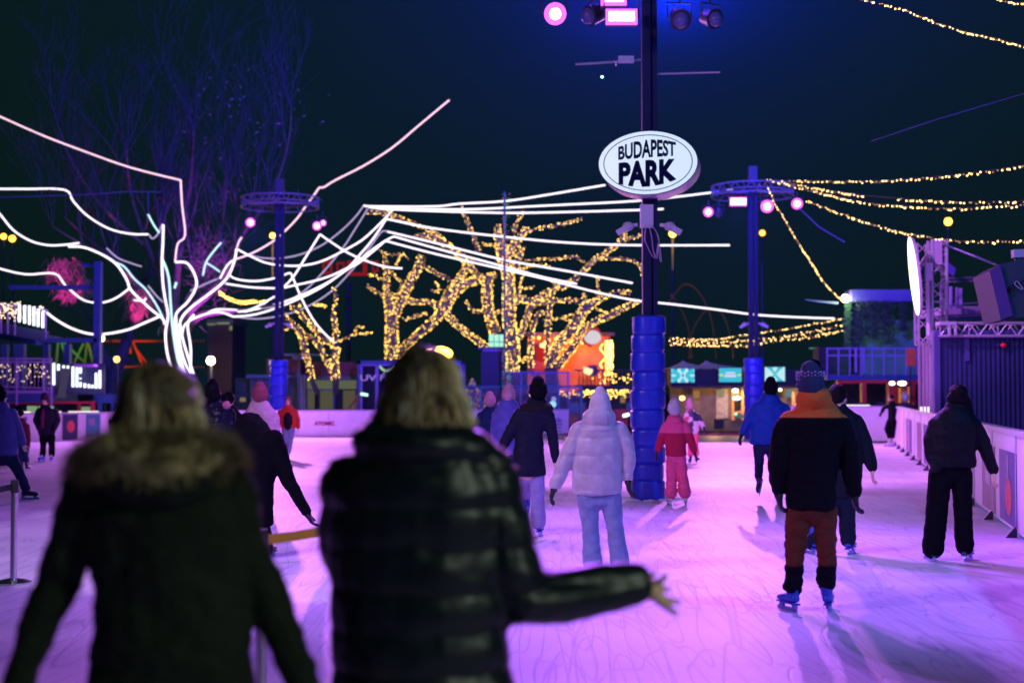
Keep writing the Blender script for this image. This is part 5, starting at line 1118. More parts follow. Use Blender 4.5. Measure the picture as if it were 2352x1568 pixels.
# ================================================================== people
PEND = []
def cloth(name, prims, m, parent, vox=.012, smooth=2, fold=.006, fscale=9, quilt=0, qper=.09, origin=None, seed=0, kind=None):
    """one closed garment or body grown from overlapping shapes and fused into a single skin"""
    o = prims.build(name, m, parent, True, origin)
    md = o.modifiers.new('fuse', 'REMESH'); md.mode = 'VOXEL'; md.voxel_size = vox; md.use_smooth_shade = True
    if smooth: s = o.modifiers.new('soften', 'SMOOTH'); s.factor = .5; s.iterations = smooth
    PEND.append((o, fold, fscale, quilt, qper, seed)); return o
def flush():
    bpy.context.view_layer.update(); dg = bpy.context.evaluated_depsgraph_get(); new = []
    for o, *_ in PEND: new.append(bpy.data.meshes.new_from_object(o.evaluated_get(dg)))
    for (o, fold, fs, quilt, qper, seed), me in zip(PEND, new):
        old = o.data; mt = old.materials[0]; o.modifiers.clear(); o.data = me; me.name = old.name
        if not me.materials: me.materials.append(mt)
        off = V((seed*3.1, seed*1.7, 0))
        if fold or quilt:
            ns = [v.normal.copy() for v in me.vertices]
            for v, n in zip(me.vertices, ns):
                c = v.co; a = 0
                if fold:
                    q = V((c.x*fs, c.y*fs, c.z*fs*(2.3 if o.name.startswith('trousers') else 1.5)))+off; a += fold*(noise.noise(q)+.55*noise.noise(q*2.3)+.3*noise.noise(q*4.7))
                if quilt:
                    w = abs(math.cos(PI*(c.z+.02*noise.noise(c*6+off))/qper)); a += quilt*(w**.45-.75)
                v.co = c+n*a
        for p in me.polygons: p.use_smooth = True
        me.update(); bpy.data.meshes.remove(old)
    PEND.clear()
skinm = mat('skin', (.85, .55, .38), .5, var=.08, vscale=20); lipm = mat('lips', (.45, .12, .1), .5); eyem = mat('eye', (.02, .015, .012), .2)
def hand(mb, w, dr, side, s=1.0, fat=1.0, curl=.5, spread=.12, thumb=None, n=8):
    """palm, four unequal bent fingers and a thumb; dr = finger direction, side = towards the thumb"""
    w = V(w); dr = unit(dr); sd = unit(V(side)-dr*V(side).dot(dr)); nr = dr.cross(sd)
    L_ = .085*s; pw = .039*s
    mb.loft([(w, sd*.026*s*fat, nr*.020*s*fat), (w+dr*L_*.5, sd*pw*fat, nr*.017*s*fat), (w+dr*L_, sd*pw*1.02*fat, nr*.014*s*fat)], 12)
    for i, (o, ln) in enumerate(((.03, .070), (.0105, .080), (-.0105, .074), (-.03, .058))):
        b = w+dr*L_*.97+sd*o*s*(1 if fat < 1.2 else 1.05); d0 = unit(dr+sd*spread*(o/.03)); p = [b-dr*.02*s, b]; c = 0
        for k, f in enumerate((.45, .32, .25)):
            c += curl*(.5+.25*k+.1*i); q = d0*math.cos(c)+nr*math.sin(c); p.append(p[-1]+q*ln*s*f)
        mb.limb(p, [.0095*s*fat, .0092*s*fat, .0088*s*fat, .008*s*fat, .0068*s*fat], n)
    b = w+dr*L_*.25+sd*.028*s; t_ = unit(dr*.75+sd*.75+nr*.25)
    if thumb is not None: t_ = unit(V(thumb))
    mb.limb([b-sd*.01*s, b+t_*.032*s, b+t_*.058*s+dr*.004*s, b+t_*.078*s+dr*.012*s], [.0135*s*fat, .0115*s*fat, .010*s*fat, .008*s*fat], n)
def skate(parent, a, toe, m, roll=0, s=1.0, pitch=0, name='skate', blade=None):
    """boot, holder with two struts and blade; a = ankle point 0.17 above the ice"""
    a = V(a); t_ = unit(V((toe[0], toe[1], 0))); sd = V((t_.y, -t_.x, 0)); up = V((0, 0, 1))
    M = Matrix.Rotation(pitch, 3, sd) @ Matrix.Rotation(roll, 3, t_); f, r_, u = M@t_, M@sd, M@up
    g = lambda x, y, z: a+f*x*s+r_*y*s+u*z*s
    mb = MB(); mb.loft([(g(-.01, 0, .10), r_*.036*s, f*.042*s), (g(-.005, 0, .03), r_*.048*s, f*.058*s), (g(.0, 0, -.04), r_*.046*s, f*.062*s), (g(.015, 0, -.07), r_*.043*s, f*.07*s)], 12)
    mb.loft([(g(-.045, 0, -.075), r_*.036*s, u*.028*s), (g(.03, 0, -.07), r_*.042*s, u*.036*s), (g(.11, 0, -.078), r_*.046*s, u*.029*s), (g(.165, 0, -.084), r_*.040*s, u*.022*s)], 12)
    boot = cloth(name, mb, m, parent, .01*s, 1, 0)
    MB().box(g(.055, 0, -.112), (.25*s, .06*s, .014*s), m=Matrix((f, r_, u)).transposed()).build('sole', m, boot, False)
    h = MB(); h.bar(g(-.035, 0, -.115), g(-.045, 0, -.150), .022*s, .05*s, up=f); h.bar(g(.13, 0, -.115), g(.145, 0, -.150), .022*s, .05*s, up=f); h.bar(g(-.07, 0, -.148), g(.19, 0, -.148), .012*s, .014*s, up=u)
    h.bar(g(-.08, 0, -.160), g(.2, 0, -.160), .005*s, .02*s, up=u); h.build('blade', blade or mat('skate_steel', (.25, .35, .7), .3, metal=.6), boot, False)
def head(mb, c, s, face, parent, skin=True, tilt=0):
    """skull, jaw, nose, ears; returns nothing, eyes and lips go on as children"""
    c = V(c); f = unit(V((face[0], face[1], 0))); r_ = V((f.y, -f.x, 0)); u = V((0, 0, 1)); u2 = unit(u+f*tilt); f = unit(f-u2*f.dot(u2))
    g = lambda x, y, z: c+r_*x*s+f*y*s+u2*z*s; M = Matrix((r_, f, u2)).transposed()
    mb.ball(g(0, -.012, .03), (.077*s, .096*s, .09*s), 16, 10, M); mb.ball(g(0, .02, -.04), (.062*s, .072*s, .075*s), 14, 8, M); mb.ball(g(0, .062, -.085), (.03*s, .026*s, .024*s), 10, 6, M)
    mb.limb([g(0, .085, .012), g(0, .105, -.018)], [.010*s, .015*s], 8); mb.ball(g(0, .082, -.052), (.024*s, .014*s, .016*s), 8, 6, M); mb.ball(g(0, .078, .032), (.055*s, .018*s, .014*s), 10, 6, M)
    for q in (-1, 1): mb.ball(g(.078*q, -.005, -.01), (.012*s, .022*s, .032*s), 8, 6, M); mb.ball(g(.04*q, .06, -.025), (.024*s, .024*s, .024*s), 8, 6)
    e = [MB().ball(g(.031*q, .0845, .005), .0105*s, 8, 6) for q in (-1, 1)]; l = MB(); l.ball(g(0, .094, -.056), (.024*s, .008*s, .007*s), 8, 6, M)
    return e, l
def person(label, d, hd, torso, aL, aR, lL, lR, mt, yaw=0, faceyaw=None, hands=('bare', 'bare'), depth=.66, scale=1.0, vox=.012, fold=.006, quilt=0, qper=.09, sk=None, toes=None, doff=0, handdir=(None, None), hat=None, hair=None, hood=None, collar=None, lean=0, legs_from=None, noskate=False, hs=None, curls=(.5, .5), sk_y=(None, None), pleat=0, fsc=9):
    """every outline list is in grid units (x, y, half width[, depth offset]); metres come from the distance d"""
    s = S(d); hs = hs or scale
    fv = V((-math.sin(yaw), math.cos(yaw), 0)); rv = V((math.cos(yaw), math.sin(yaw), 0))
    feet = P((lL[-1][0]+lR[-1][0])/2, 905, d); root = empty('person', (feet.x, d, 0), label, 'person')
    pt = lambda q: P(q[0], q[1], d+(q[3] if len(q) > 3 else 0))
    hc = P(hd[0], hd[1], d+(hd[3] if len(hd) > 3 else 0))
    fy = faceyaw if faceyaw is not None else yaw; face = (-math.sin(fy), math.cos(fy))
    # body: one continuous skin
    B = MB(); eyes, lips = head(B, hc, hs, face, root)
    neck = pt(torso[0])+V((0, 0, .02)); B.limb([hc+V((0, 0, -.03*hs)), (hc+neck)/2, neck-V((0, 0, .06*scale))], [.05*scale, .052*scale, .07*scale], 12)
    rings = [(pt(q), rv*(q[2]/s*.68), fv*(q[2]/s*.68*depth)) for q in torso]
    cut = rings if len(rings) < 3 else rings
    B.loft(cut, 16)
    hipc = pt(torso[-1])
    for arm, hn, hdz, cu in ((aL, hands[0], handdir[0], curls[0]), (aR, hands[1], handdir[1], curls[1])):
        if arm is None: continue
        pts = [pt(q) for q in arm]; k = len(pts); B.limb(pts, [max(.022*scale, q[2]/s*.55) for q in arm], 10)
        if hn == 'bare':
            dr = unit(pts[-1]-pts[-2]) if hdz is None else V(hdz); B.limb([pts[-1], pts[-1]+dr*.05*scale], [.028*scale, .024*scale], 8)
            hand(B, pts[-1]+dr*.035*scale, dr, fv, scale, 1.0, cu)
    for leg in (lL, lR):
        pts = [pt(q) for q in leg]; B.limb(pts, [max(.03*scale, min(.08, q[2]/s*.6)) for q in leg], 10)
    for leg in (lL, lR):
        a = pt(leg[-1]); B.limb([a, a+V((0, 0, -.03))+fv*.05*scale, a+V((0, 0, -.05))+fv*.12*scale], [.035*scale, .03*scale, .025*scale], 8)
    body = cloth('body', B, skinm, root, max(vox*.75, .007), 2, 0)
    if faceyaw is not None: [q.build('eye', eyem, root) for q in eyes]; lips.build('mouth', lipm, root)
    # jacket
    J = MB(); J.loft([(pt(q), rv*(q[2]/s), fv*(q[2]/s*(q[4] if len(q) > 4 else depth))) for q in torso], 20, fe=.2)
    sh = pt(torso[min(1, len(torso)-1)])
    for arm in (aL, aR):
        if arm is None: continue
        J.limb([pt(q) for q in arm], [q[2]/s for q in arm], 12)
    if collar:
        for (x, y, rx, rz, m2, dd) in collar:
            if m2 is None: c = P(x, y, d+dd); J.ball(c, (rx/s, rx/s*.85, rz/s), 16, 10)
    jk = cloth('jacket', J, mt['jacket'], root, vox, 3, fold, fsc, quilt, qper, seed=int(hd[0]) % 17)
    if collar:
        for (x, y, rx, rz, m2, dd) in collar:
            if m2 is not None: cloth('collar' if rz < rx*1.1 else 'hood', MB().ball(P(x, y, d+dd), (rx/s, rx/s*.85, rz/s), 16, 10), m2, root, vox, 2, .012, 12, seed=3)
    # trousers: seat and two legs
    T = MB()
    for leg in (lL, lR): T.limb([pt(q) for q in leg], [q[2]/s for q in leg], 14)
    top = [pt(lL[0]), pt(lR[0])]; mid = (top[0]+top[1])/2; w = (top[1]-top[0]).length/2+lL[0][2]/s*.9
    T.loft([(mid+V((0, 0, .16*scale)), rv*w*.8, fv*w*.5), (mid, rv*w*.92, fv*w*.6)], 14)
    cloth('trousers', T, mt['trousers'], root, vox, 2, (pleat or .008*scale), 6, seed=5)
    # gloves, skates
    for arm, hn, hdz, sg in ((aL, hands[0], handdir[0], -1), (aR, hands[1], handdir[1], 1)):
        if hn == 'glove' and arm is not None:
            pts = [pt(q) for q in arm]; dr = unit(pts[-1]-pts[-2]) if hdz is None else unit(V(hdz)); G = MB(); G.limb([pts[-1]-dr*.02, pts[-1]+dr*.05*scale], [.036*scale, .034*scale], 10)
            hand(G, pts[-1]+dr*.03*scale, dr, fv, scale*1.05, 1.35, .45); cloth('glove', G, mt.get('glove', blackb), root, .006, 1, 0)
    if not noskate:
        for i, leg in enumerate((lL, lR)):
            a = pt(leg[-1]); ti = (toes or (yaw+.15, yaw-.15))[i]; tv = (-math.sin(ti), math.cos(ti)); zy = sk_y[i]
            if zy is None: a = V((a.x, a.y, .170*scale)); skate(root, a, tv, mt['skate'], s=scale, roll=(.1, -.1)[i])
            else: skate(root, a-V((0, 0, .04)), tv, mt['skate'], s=scale, pitch=zy)
    # hat
    H = MB()
    if hat:
        kind, m2 = hat[0], hat[1]; r_ = max(hd[2]/s*.95, .104*hs); f3 = V((face[0], face[1], 0)); hc = hc-f3*.010; up = unit(V((0, 0, 1))-f3*.12)
        if kind == 'beanie':
            H.loft([(hc+V((0, 0, .0))-f3*.01, V((r_, 0, 0)), V((0, r_*1.12, 0))), (hc+V((0, 0, r_*.7)), V((r_*1.0, 0, 0)), V((0, r_*1.12, 0))), (hc+V((0, 0, r_*1.1)), V((r_*.72, 0, 0)), V((0, r_*.8, 0)))], 18)
            H.tube([hc+V((r_*1.03*math.cos(a*PI/12), r_*1.14*math.sin(a*PI/12), .0)) for a in range(25)], r_*.08, 8)
        elif kind == 'tall':
            H.loft([(hc+V((0, 0, -r_*.6)), V((r_*1.12, 0, 0)), V((0, r_*1.2, 0))), (hc+V((0, 0, r_*.3)), V((r_*.95, 0, 0)), V((0, r_*1.02, 0))), (hc+V((0, 0, r_*1.15)), V((r_*.74, 0, 0)), V((0, r_*.78, 0))), (hc+V((0, 0, r_*1.38)), V((r_*.5, 0, 0)), V((0, r_*.5, 0)))], 18)
        ho = cloth('hat', H, m2, root, max(vox*.7, .008), 2, .002, 20)
        if len(hat) > 2:
            pc = P(hat[3], hat[4], d); pr = hat[5]/s; PO = MB(); rn = random.Random(1); PO.ball(pc, pr*.8, 12, 8)
            for i in range(500):
                u = unit((rn.gauss(0, 1), rn.gauss(0, 1), rn.gauss(0, 1))); w2 = unit(u.cross(V((.3, .5, .8))))*.006; PO.add([pc+u*pr*.6-w2, pc+u*pr*.6+w2, pc+u*pr*rn.uniform(.95, 1.12)], [(0, 1, 2)])
            PO.build('pompom', hat[2], ho, False)
    if hair:
        m2 = hair[0]; Q = MB(); r_ = .094*hs; f3 = V((face[0], face[1], 0)); Q.ball(hc+V((0, 0, .03*hs))-f3*.018*hs, (r_, r_*1.12, r_*1.1), 16, 10)
        for st in hair[1]: Q.limb([P(x, y, d+(q[0] if q else 0)) for x, y, w_, *q in st], [w_/s for x, y, w_, *q in st], 12)
        cloth('hair', Q, m2, root, max(vox*.7, .007), 2, hair[2] if len(hair) > 2 else .008, 14)
    return root, pt, s
# ---- materials for clothes
def two_tone(name, c1, c2, zsplit, rough=.7, sharp=.004, axis='Z', third=None):
    """cloth that changes colour at a height above the ice"""
    m = bpy.data.materials.new(name); m.use_nodes = True; nt = m.node_tree; b = nt.nodes['Principled BSDF']; g_ = nt.nodes.new('ShaderNodeNewGeometry'); s_ = nt.nodes.new('ShaderNodeSeparateXYZ')
    nt.links.new(g_.outputs['Position'], s_.inputs[0]); r = nt.nodes.new('ShaderNodeMapRange'); r.inputs[1].default_value = zsplit-sharp; r.inputs[2].default_value = zsplit+sharp; nt.links.new(s_.outputs[axis], r.inputs[0])
    mx_ = nt.nodes.new('ShaderNodeMix'); mx_.data_type = 'RGBA'; nt.links.new(r.outputs[0], mx_.inputs['Factor']); mx_.inputs['A'].default_value = (*c1, 1); mx_.inputs['B'].default_value = (*c2, 1)
    nt.links.new(mx_.outputs['Result'], b.inputs['Base Color']); b.inputs['Roughness'].default_value = rough; b.inputs['Specular IOR Level'].default_value = .1
    n = nt.nodes.new('ShaderNodeTexNoise'); n.inputs['Scale'].default_value = 30; bp_ = nt.nodes.new('ShaderNodeBump'); bp_.inputs['Strength'].default_value = .3; bp_.inputs['Distance'].default_value = .01
    nt.links.new(g_.outputs['Position'], n.inputs[0]); nt.links.new(n.outputs[0], bp_.inputs['Height']); nt.links.new(bp_.outputs[0], b.inputs['Normal']); return m
def C_(n, c, r=.75, spec=.15, **k): return mat(n, c, r, var=.15, vscale=12, bump=.15, bscale=40, spec=spec, **k)
sk_blue = mat('skate_blue', (.03, .09, .5), .35); sk_black = mat('skate_black', (.01, .012, .025), .35); sk_white = mat('skate_white', (.65, .6, .68), .4)
denim = C_('denim', (.24, .31, .48)); denim_d = C_('dark_denim', (.02, .04, .14)); blackc = C_('black_cloth', (.005, .006, .007), .9, spec=.06); blackg = C_('black_nylon', (.007, .008, .011), .6, spec=.15)
hair_b = mat('hair_black', (.005, .004, .005), .6, spec=.15, bump=.8, bscale=60, stretch=(1, 1, .12)); hair_br = mat('hair_brown', (.06, .025, .012), .45, bump=.8, bscale=60, stretch=(1, 1, .12), var=.4)
hair_bl = mat('hair_blond', (.14, .10, .055), .4, var=.85, vscale=6, bump=.9, bscale=40, stretch=(1.6, 1, .3)); hair_mx = mat('hair_streaked', (.11, .08, .05), .4, var=.85, vscale=6, bump=.9, bscale=40, stretch=(1.6, 1, .25))
knit = C_('white_knit', (.62, .58, .6)); pinkk = C_('pink_knit', (.62, .3, .42)); 

# ---- white jacket
person('person in a white puffer jacket, pale beanie and flared blue jeans, arms out', 13.1, (1378, 935, 22), [(1378, 962, 30), (1376, 985, 50), (1373, 1010, 55), (1371, 1050, 56), (1371, 1090, 57), (1372, 1131, 58)],
 [(1330, 985, 19), (1312, 1030, 20), (1296, 1065, 19), (1276, 1112, 15)], [(1422, 985, 18), (1437, 1015, 18), (1444, 1050, 17), (1441, 1094, 13)],
 [(1351, 1140, 27), (1355, 1200, 20), (1358, 1250, 20), (1361, 1290, 23)], [(1402, 1140, 27), (1411, 1200, 20), (1418, 1250, 20), (1424, 1290, 23)],
 dict(jacket=C_('cream_nylon', (.55, .52, .55), .38, spec=.5), trousers=denim, skate=sk_blue), hands=('glove', 'glove'), vox=.010, fold=.006, fsc=5, quilt=.013, qper=.165, hat=('tall', knit), collar=[(1376, 960, 40, 27, None, -.02), (1376, 985, 44, 12, None, 0)], handdir=((-.35, -.1, -1), (.1, -.2, -1)), pleat=.006)
# ---- orange yoke man
d = 10.8; orange = two_tone('black_orange_jacket', (.006, .008, .007), (.75, .21, .03), P(0, 958, d).z, .75)
person('tall person in black jacket with orange hood and shoulders, bobble hat, rust trousers', d, (1861, 885, 27), [(1872, 925, 42), (1874, 945, 58), (1874, 965, 70), (1869, 1010, 68), (1865, 1060, 62), (1861, 1120, 59), (1864, 1168, 58)],
 [(1815, 970, 28), (1797, 1010, 27), (1789, 1060, 26), (1786, 1100, 21), (1788, 1122, 17)], [(1930, 975, 26), (1944, 1020, 26), (1954, 1075, 24), (1961, 1125, 19)],
 [(1836, 1175, 30), (1828, 1240, 25), (1823, 1300, 22), (1822, 1345, 22)], [(1894, 1175, 30), (1897, 1240, 25), (1899, 1300, 22), (1898, 1340, 20)],
 dict(jacket=orange, trousers=two_tone('rust_trousers', (.006, .007, .008), (.15, .05, .018), P(0, 1297, d).z, .8, .01), skate=sk_blue), hands=('glove', 'glove'), vox=.010, fold=.009, hat=('beanie', mat('navy_knit', (.02, .05, .10), .8, bump=.9, bscale=50), blackc, 1870, 839, 15), collar=[(1870, 918, 42, 32, None, -.03), (1866, 928, 36, 30, None, .06)], toes=(.35, -.3), pleat=.015)
hb_ = MB(); hc = P(1861, 872, d)
for z_, r_ in ((.01, .102), (.035, .103), (.06, .104)):
    for i in range(26):
        a = 2*PI*i/26; hb_.box(hc+V((r_*math.cos(a), r_*1.1*math.sin(a)-.005, z_-.01*(i % 2))), (.012, .012, .010), a)
hb_.build('hat_pattern', mat('lilac_knit', (.5, .45, .65), .8), bpy.data.objects[[o.name for o in bpy.data.objects if o.get('label', '').startswith('tall person in black')][0]], False)
person('dark haired person in dark coat just behind the orange shouldered skater', 14.6, (1925, 912, 20), [(1926, 935, 22), (1931, 955, 42), (1936, 990, 46), (1937, 1040, 46), (1937, 1090, 43), (1938, 1140, 38)],
 [(1893, 965, 18), (1885, 1020, 17), (1884, 1070, 14)], [(1967, 970, 19), (1984, 1010, 18), (1996, 1050, 16), (2003, 1072, 13)],
 [(1915, 1150, 22), (1890, 1200, 19), (1866, 1246, 17)], [(1944, 1150, 22), (1946, 1195, 19), (1948, 1240, 18)],
 dict(jacket=C_('teal_black', (.006, .014, .018), .7), trousers=C_('navy_trouser', (.008, .015, .03)), skate=sk_blue), faceyaw=-.9, hair=(hair_b, []), hands=('none', 'bare'), vox=.012, handdir=(None, (.0, -.2, -1)), toes=(.3, -.5))
# ---- right woman
person('person with long black hair, black jacket and wide black trousers by the right barrier', 14.0, (2200, 912, 20), [(2196, 936, 28), (2194, 950, 42), (2192, 968, 54), (2189, 1000, 56), (2187, 1040, 54), (2188, 1070, 54)],
 [(2147, 975, 16), (2136, 1010, 16), (2140, 1050, 15), (2152, 1076, 12, -.1)], [(2238, 975, 17), (2256, 1010, 17), (2268, 1045, 15), (2281, 1078, 13)],
 [(2160, 1085, 27), (2154, 1150, 25), (2148, 1210, 25), (2143, 1258, 25)], [(2208, 1085, 25), (2211, 1150, 22), (2213, 1210, 21), (2216, 1254, 21)],
 dict(jacket=blackg, trousers=blackc, skate=mat('skate_slate', (.08, .14, .35), .35)), hair=(hair_b, [[(2200, 905, 21), (2214, 925, 16), (2228, 945, 9), (2236, 955, 4)], [(2190, 910, 14), (2183, 930, 8)]]), hands=('none', 'bare'), vox=.012, handdir=(None, (-.05, -.25, -1)), collar=[(2194, 945, 32, 15, None, 0)], toes=(.1, -.6), fold=.007, pleat=.007)
# ---- dark coat
person('person in long dark coat with black furry hood, pale jeans, one skate lifted', 16.4, (1236, 900, 17), [(1231, 930, 30), (1229, 948, 42), (1223, 970, 38), (1216, 995, 31), (1214, 1040, 36), (1215, 1090, 40)],
 [(1194, 950, 15), (1176, 985, 15), (1160, 1015, 13), (1150, 1035, 9)], [(1261, 955, 14), (1269, 1000, 13), (1275, 1045, 11), (1276, 1058, 8)],
 [(1208, 1095, 15), (1207, 1120, 13, .1), (1208, 1140, 12, .35)], [(1234, 1095, 18), (1235, 1150, 16), (1237, 1200, 17)],
 dict(jacket=C_('navy_black', (.008, .011, .028), .6), trousers=C_('pale_denim', (.32, .3, .5)), skate=sk_blue), hat=('beanie', blackc), hands=('none', 'bare'), collar=[(1232, 938, 39, 21, mat('black_fur', (.004, .004, .005), .9, bump=1, bscale=70), 0)], vox=.013, sk_y=(-.7, None), fold=.005, quilt=.004, qper=.07)
# ---- navy coat and blue-purple hood
person('child in a navy coat and bright pink hat, arms swinging, beyond the central woman', 24, (1125, 922, 14), [(1125, 938, 14), (1124, 950, 24), (1121, 975, 27), (1119, 1005, 28), (1120, 1035, 27)],
 [(1103, 955, 9), (1092, 980, 9), (1086, 1005, 7)], [(1144, 955, 9), (1150, 980, 8), (1152, 1005, 7)], [(1112, 1040, 12), (1111, 1075, 10), (1110, 1100, 9)], [(1129, 1040, 12), (1130, 1075, 10), (1131, 1100, 9)],
 dict(jacket=C_('navy_coat', (.015, .03, .12)), trousers=denim_d, skate=sk_black), hat=('beanie', pinkk), vox=.016, hs=.95)
person('person in a violet blue hooded jacket and pink hat left of the dark coat', 22, (1170, 908, 16), [(1167, 930, 24), (1166, 950, 32), (1165, 990, 34), (1166, 1040, 33)],
 [(1140, 955, 11), (1135, 990, 10), (1136, 1020, 8)], [(1190, 955, 11), (1196, 990, 10), (1196, 1020, 8)], [(1157, 1045, 15), (1156, 1085, 12), (1156, 1118, 11)], [(1176, 1045, 15), (1178, 1085, 12), (1179, 1118, 11)],
 dict(jacket=C_('violet_nylon', (.13, .12, .5), .5), trousers=denim_d, skate=sk_black), hat=('beanie', pinkk), faceyaw=-1.0, collar=[(1166, 935, 26, 20, None, 0)], vox=.016)
# ---- red child, chequered child
d = 20.8; redj = two_tone('pink_red_jacket', (.55, .02, .07), (.95, .10, .26), P(0, 994, d).z, .65)
person('child in pink and red snowsuit with pale hat beside the blue padding', d, (1548, 940, 14.5), [(1550, 960, 18), (1551, 972, 24), (1551, 1000, 25), (1552, 1030, 24), (1553, 1046, 24)],
 [(1530, 978, 10), (1520, 1002, 10), (1511, 1032, 8)], [(1573, 978, 11), (1585, 1005, 10), (1594, 1034, 8)], [(1543, 1052, 13), (1542, 1090, 12), (1541, 1132, 14)], [(1564, 1052, 13), (1568, 1090, 12), (1573, 1132, 14)],
 dict(jacket=redj, trousers=C_('pink_snow', (.95, .10, .26), .65), skate=sk_white), hat=('beanie', knit), hands=('glove', 'glove'), collar=[(1549, 966, 20, 12, None, -.03)], vox=.012, scale=.82, hs=.9, fold=.007, pleat=.012)
chk = bpy.data.materials.new('chequered'); chk.use_nodes = True; nt = chk.node_tree; b = nt.nodes['Principled BSDF']; t_ = nt.nodes.new('ShaderNodeNewGeometry'); v_ = nt.nodes.new('ShaderNodeTexVoronoi'); v_.inputs['Scale'].default_value = 9; v_.inputs['Randomness'].default_value = .5
nt.links.new(t_.outputs['Position'], v_.inputs[0]); sp2 = nt.nodes.new('ShaderNodeSeparateColor'); nt.links.new(v_.outputs['Color'], sp2.inputs[0]); r = nt.nodes.new('ShaderNodeValToRGB'); r.color_ramp.interpolation = 'CONSTANT'
r.color_ramp.elements[0].color = (.75, .55, .7, 1); r.color_ramp.elements[1].position = .45; r.color_ramp.elements[1].color = (.02, .02, .08, 1); q = r.color_ramp.elements.new(.75); q.color = (.6, .06, .15, 1)
nt.links.new(sp2.outputs[0], r.inputs[0]); nt.links.new(r.outputs[0], b.inputs['Base Color'])
person('small child in a chequered pink and white jacket behind the pink snowsuit', 33, (1583, 929, 8), [(1586, 942, 9), (1589, 952, 13), (1591, 975, 15), (1591, 995, 15)],
 [(1577, 952, 6), (1574, 970, 6), (1575, 985, 5)], [(1603, 955, 6), (1611, 970, 6), (1617, 984, 5)], [(1586, 1000, 8), (1586, 1025, 7), (1586, 1042, 7)], [(1597, 1000, 8), (1598, 1025, 7), (1599, 1042, 7)],
 dict(jacket=chk, trousers=C_('pink_snow', (0, 0, 0)), skate=sk_black), hat=('tall', pinkk), hands=('glove', 'glove'), scale=.75, hs=.8, vox=.016)
# ---- blue jacket man
person('person in a royal blue jacket and black beanie, one skate lifted behind', 21, (1770, 893, 15), [(1768, 915, 22), (1770, 930, 36), (1767, 955, 39), (1761, 990, 38), (1758, 1018, 37)],
 [(1737, 937, 13), (1722, 960, 12), (1711, 980, 10), (1705, 993, 8)], [(1800, 937, 13), (1812, 965, 12), (1820, 985, 10)], [(1744, 1025, 15), (1744, 1060, 11), (1742, 1092, 10, .25)], [(1772, 1025, 15), (1780, 1075, 12), (1785, 1125, 11)],
 dict(jacket=C_('royal_blue', (.015, .06, .42), .6), trousers=C_('dark_trouser', (.015, .022, .07)), skate=sk_black), hat=('beanie', blackc), hands=('glove', 'glove'), collar=[(1768, 914, 23, 12, None, 0)], handdir=((-.4, -.2, -1), None), sk_y=(-1.0, None), vox=.013, fold=.008)
# ---- child at the boards
person('small child in black leaning against the far right barrier', 43, (2046, 913, 8), [(2049, 925, 10), (2050, 935, 12), (2049, 955, 11), (2048, 966, 11)],
 [(2040, 932, 5), (2031, 936, 5), (2026, 945, 4)], [(2058, 932, 6), (2063, 938, 5), (2066, 945, 4)], [(2044, 968, 8), (2037, 985, 6), (2042, 1002, 5)], [(2052, 968, 8), (2052, 988, 6), (2051, 1002, 5)],
 dict(jacket=blackg, trousers=blackc, skate=sk_white), hair=(hair_b, []), faceyaw=1.3, yaw=.6, hands=('glove', 'bare'), scale=.85, vox=.018)
person('person in a white helmet leaning on the outside of the right barrier', 47.5, (2078, 914, 9), [(2079, 928, 10), (2082, 938, 16), (2083, 960, 15), (2083, 985, 14)],
 [(2068, 938, 5), (2062, 945, 5), (2058, 947, 4)], [(2097, 940, 5), (2100, 960, 5), (2098, 972, 4)], [(2079, 988, 7), (2079, 1000, 6), (2079, 1008, 5)], [(2088, 988, 7), (2088, 1000, 6), (2088, 1008, 5)],
 dict(jacket=C_('dim_violet', (.08, .05, .15)), trousers=blackc, skate=sk_black), hat=('beanie', mat('white_helmet', (.75, .8, .7), .3)), faceyaw=1.2, vox=.018, noskate=True)
# ---- left edge skater and the arm behind him
person('man in a violet jacket cut by the left edge, striding on black skates', 22, (0, 912, 16), [(0, 932, 22), (2, 945, 30), (5, 975, 36), (8, 1010, 38), (9, 1043, 38)],
 [(-30, 950, 12), (-40, 985, 11), (-42, 1015, 9)], [(27, 950, 13), (41, 985, 12), (51, 1015, 10)], [(-10, 1050, 17), (-22, 1095, 12), (-38, 1130, 10)], [(24, 1050, 17), (44, 1085, 12), (60, 1122, 10)],
 dict(jacket=C_('violet_parka', (.12, .09, .36), .6), trousers=C_('dark_trouser', (0, 0, 0)), skate=sk_black), hat=('beanie', blackc), faceyaw=-.8, yaw=-.5, hands=('glove', 'bare'), toes=(-1.4, -1.4), vox=.013, collar=[(2, 932, 20, 10, C_('lilac_scarf', (.4, .3, .5)), 0)])
person('child in a dark red patterned jacket half hidden behind the violet jacket man', 30, (48, 950, 11), [(48, 964, 10), (48, 974, 15), (50, 995, 16), (50, 1015, 15)],
 [(36, 978, 6), (32, 1000, 6), (34, 1018, 5)], [(62, 978, 6), (65, 1005, 6), (64, 1028, 5)], [(45, 1020, 9), (46, 1040, 7), (50, 1057, 6)], [(54, 1020, 9), (57, 1040, 7), (61, 1057, 6)],
 dict(jacket=C_('dark_red_cloth', (.16, .02, .05)), trousers=denim_d, skate=sk_black), hair=(hair_b, []), hands=('glove', 'glove'), scale=.72, hs=.75, vox=.016)
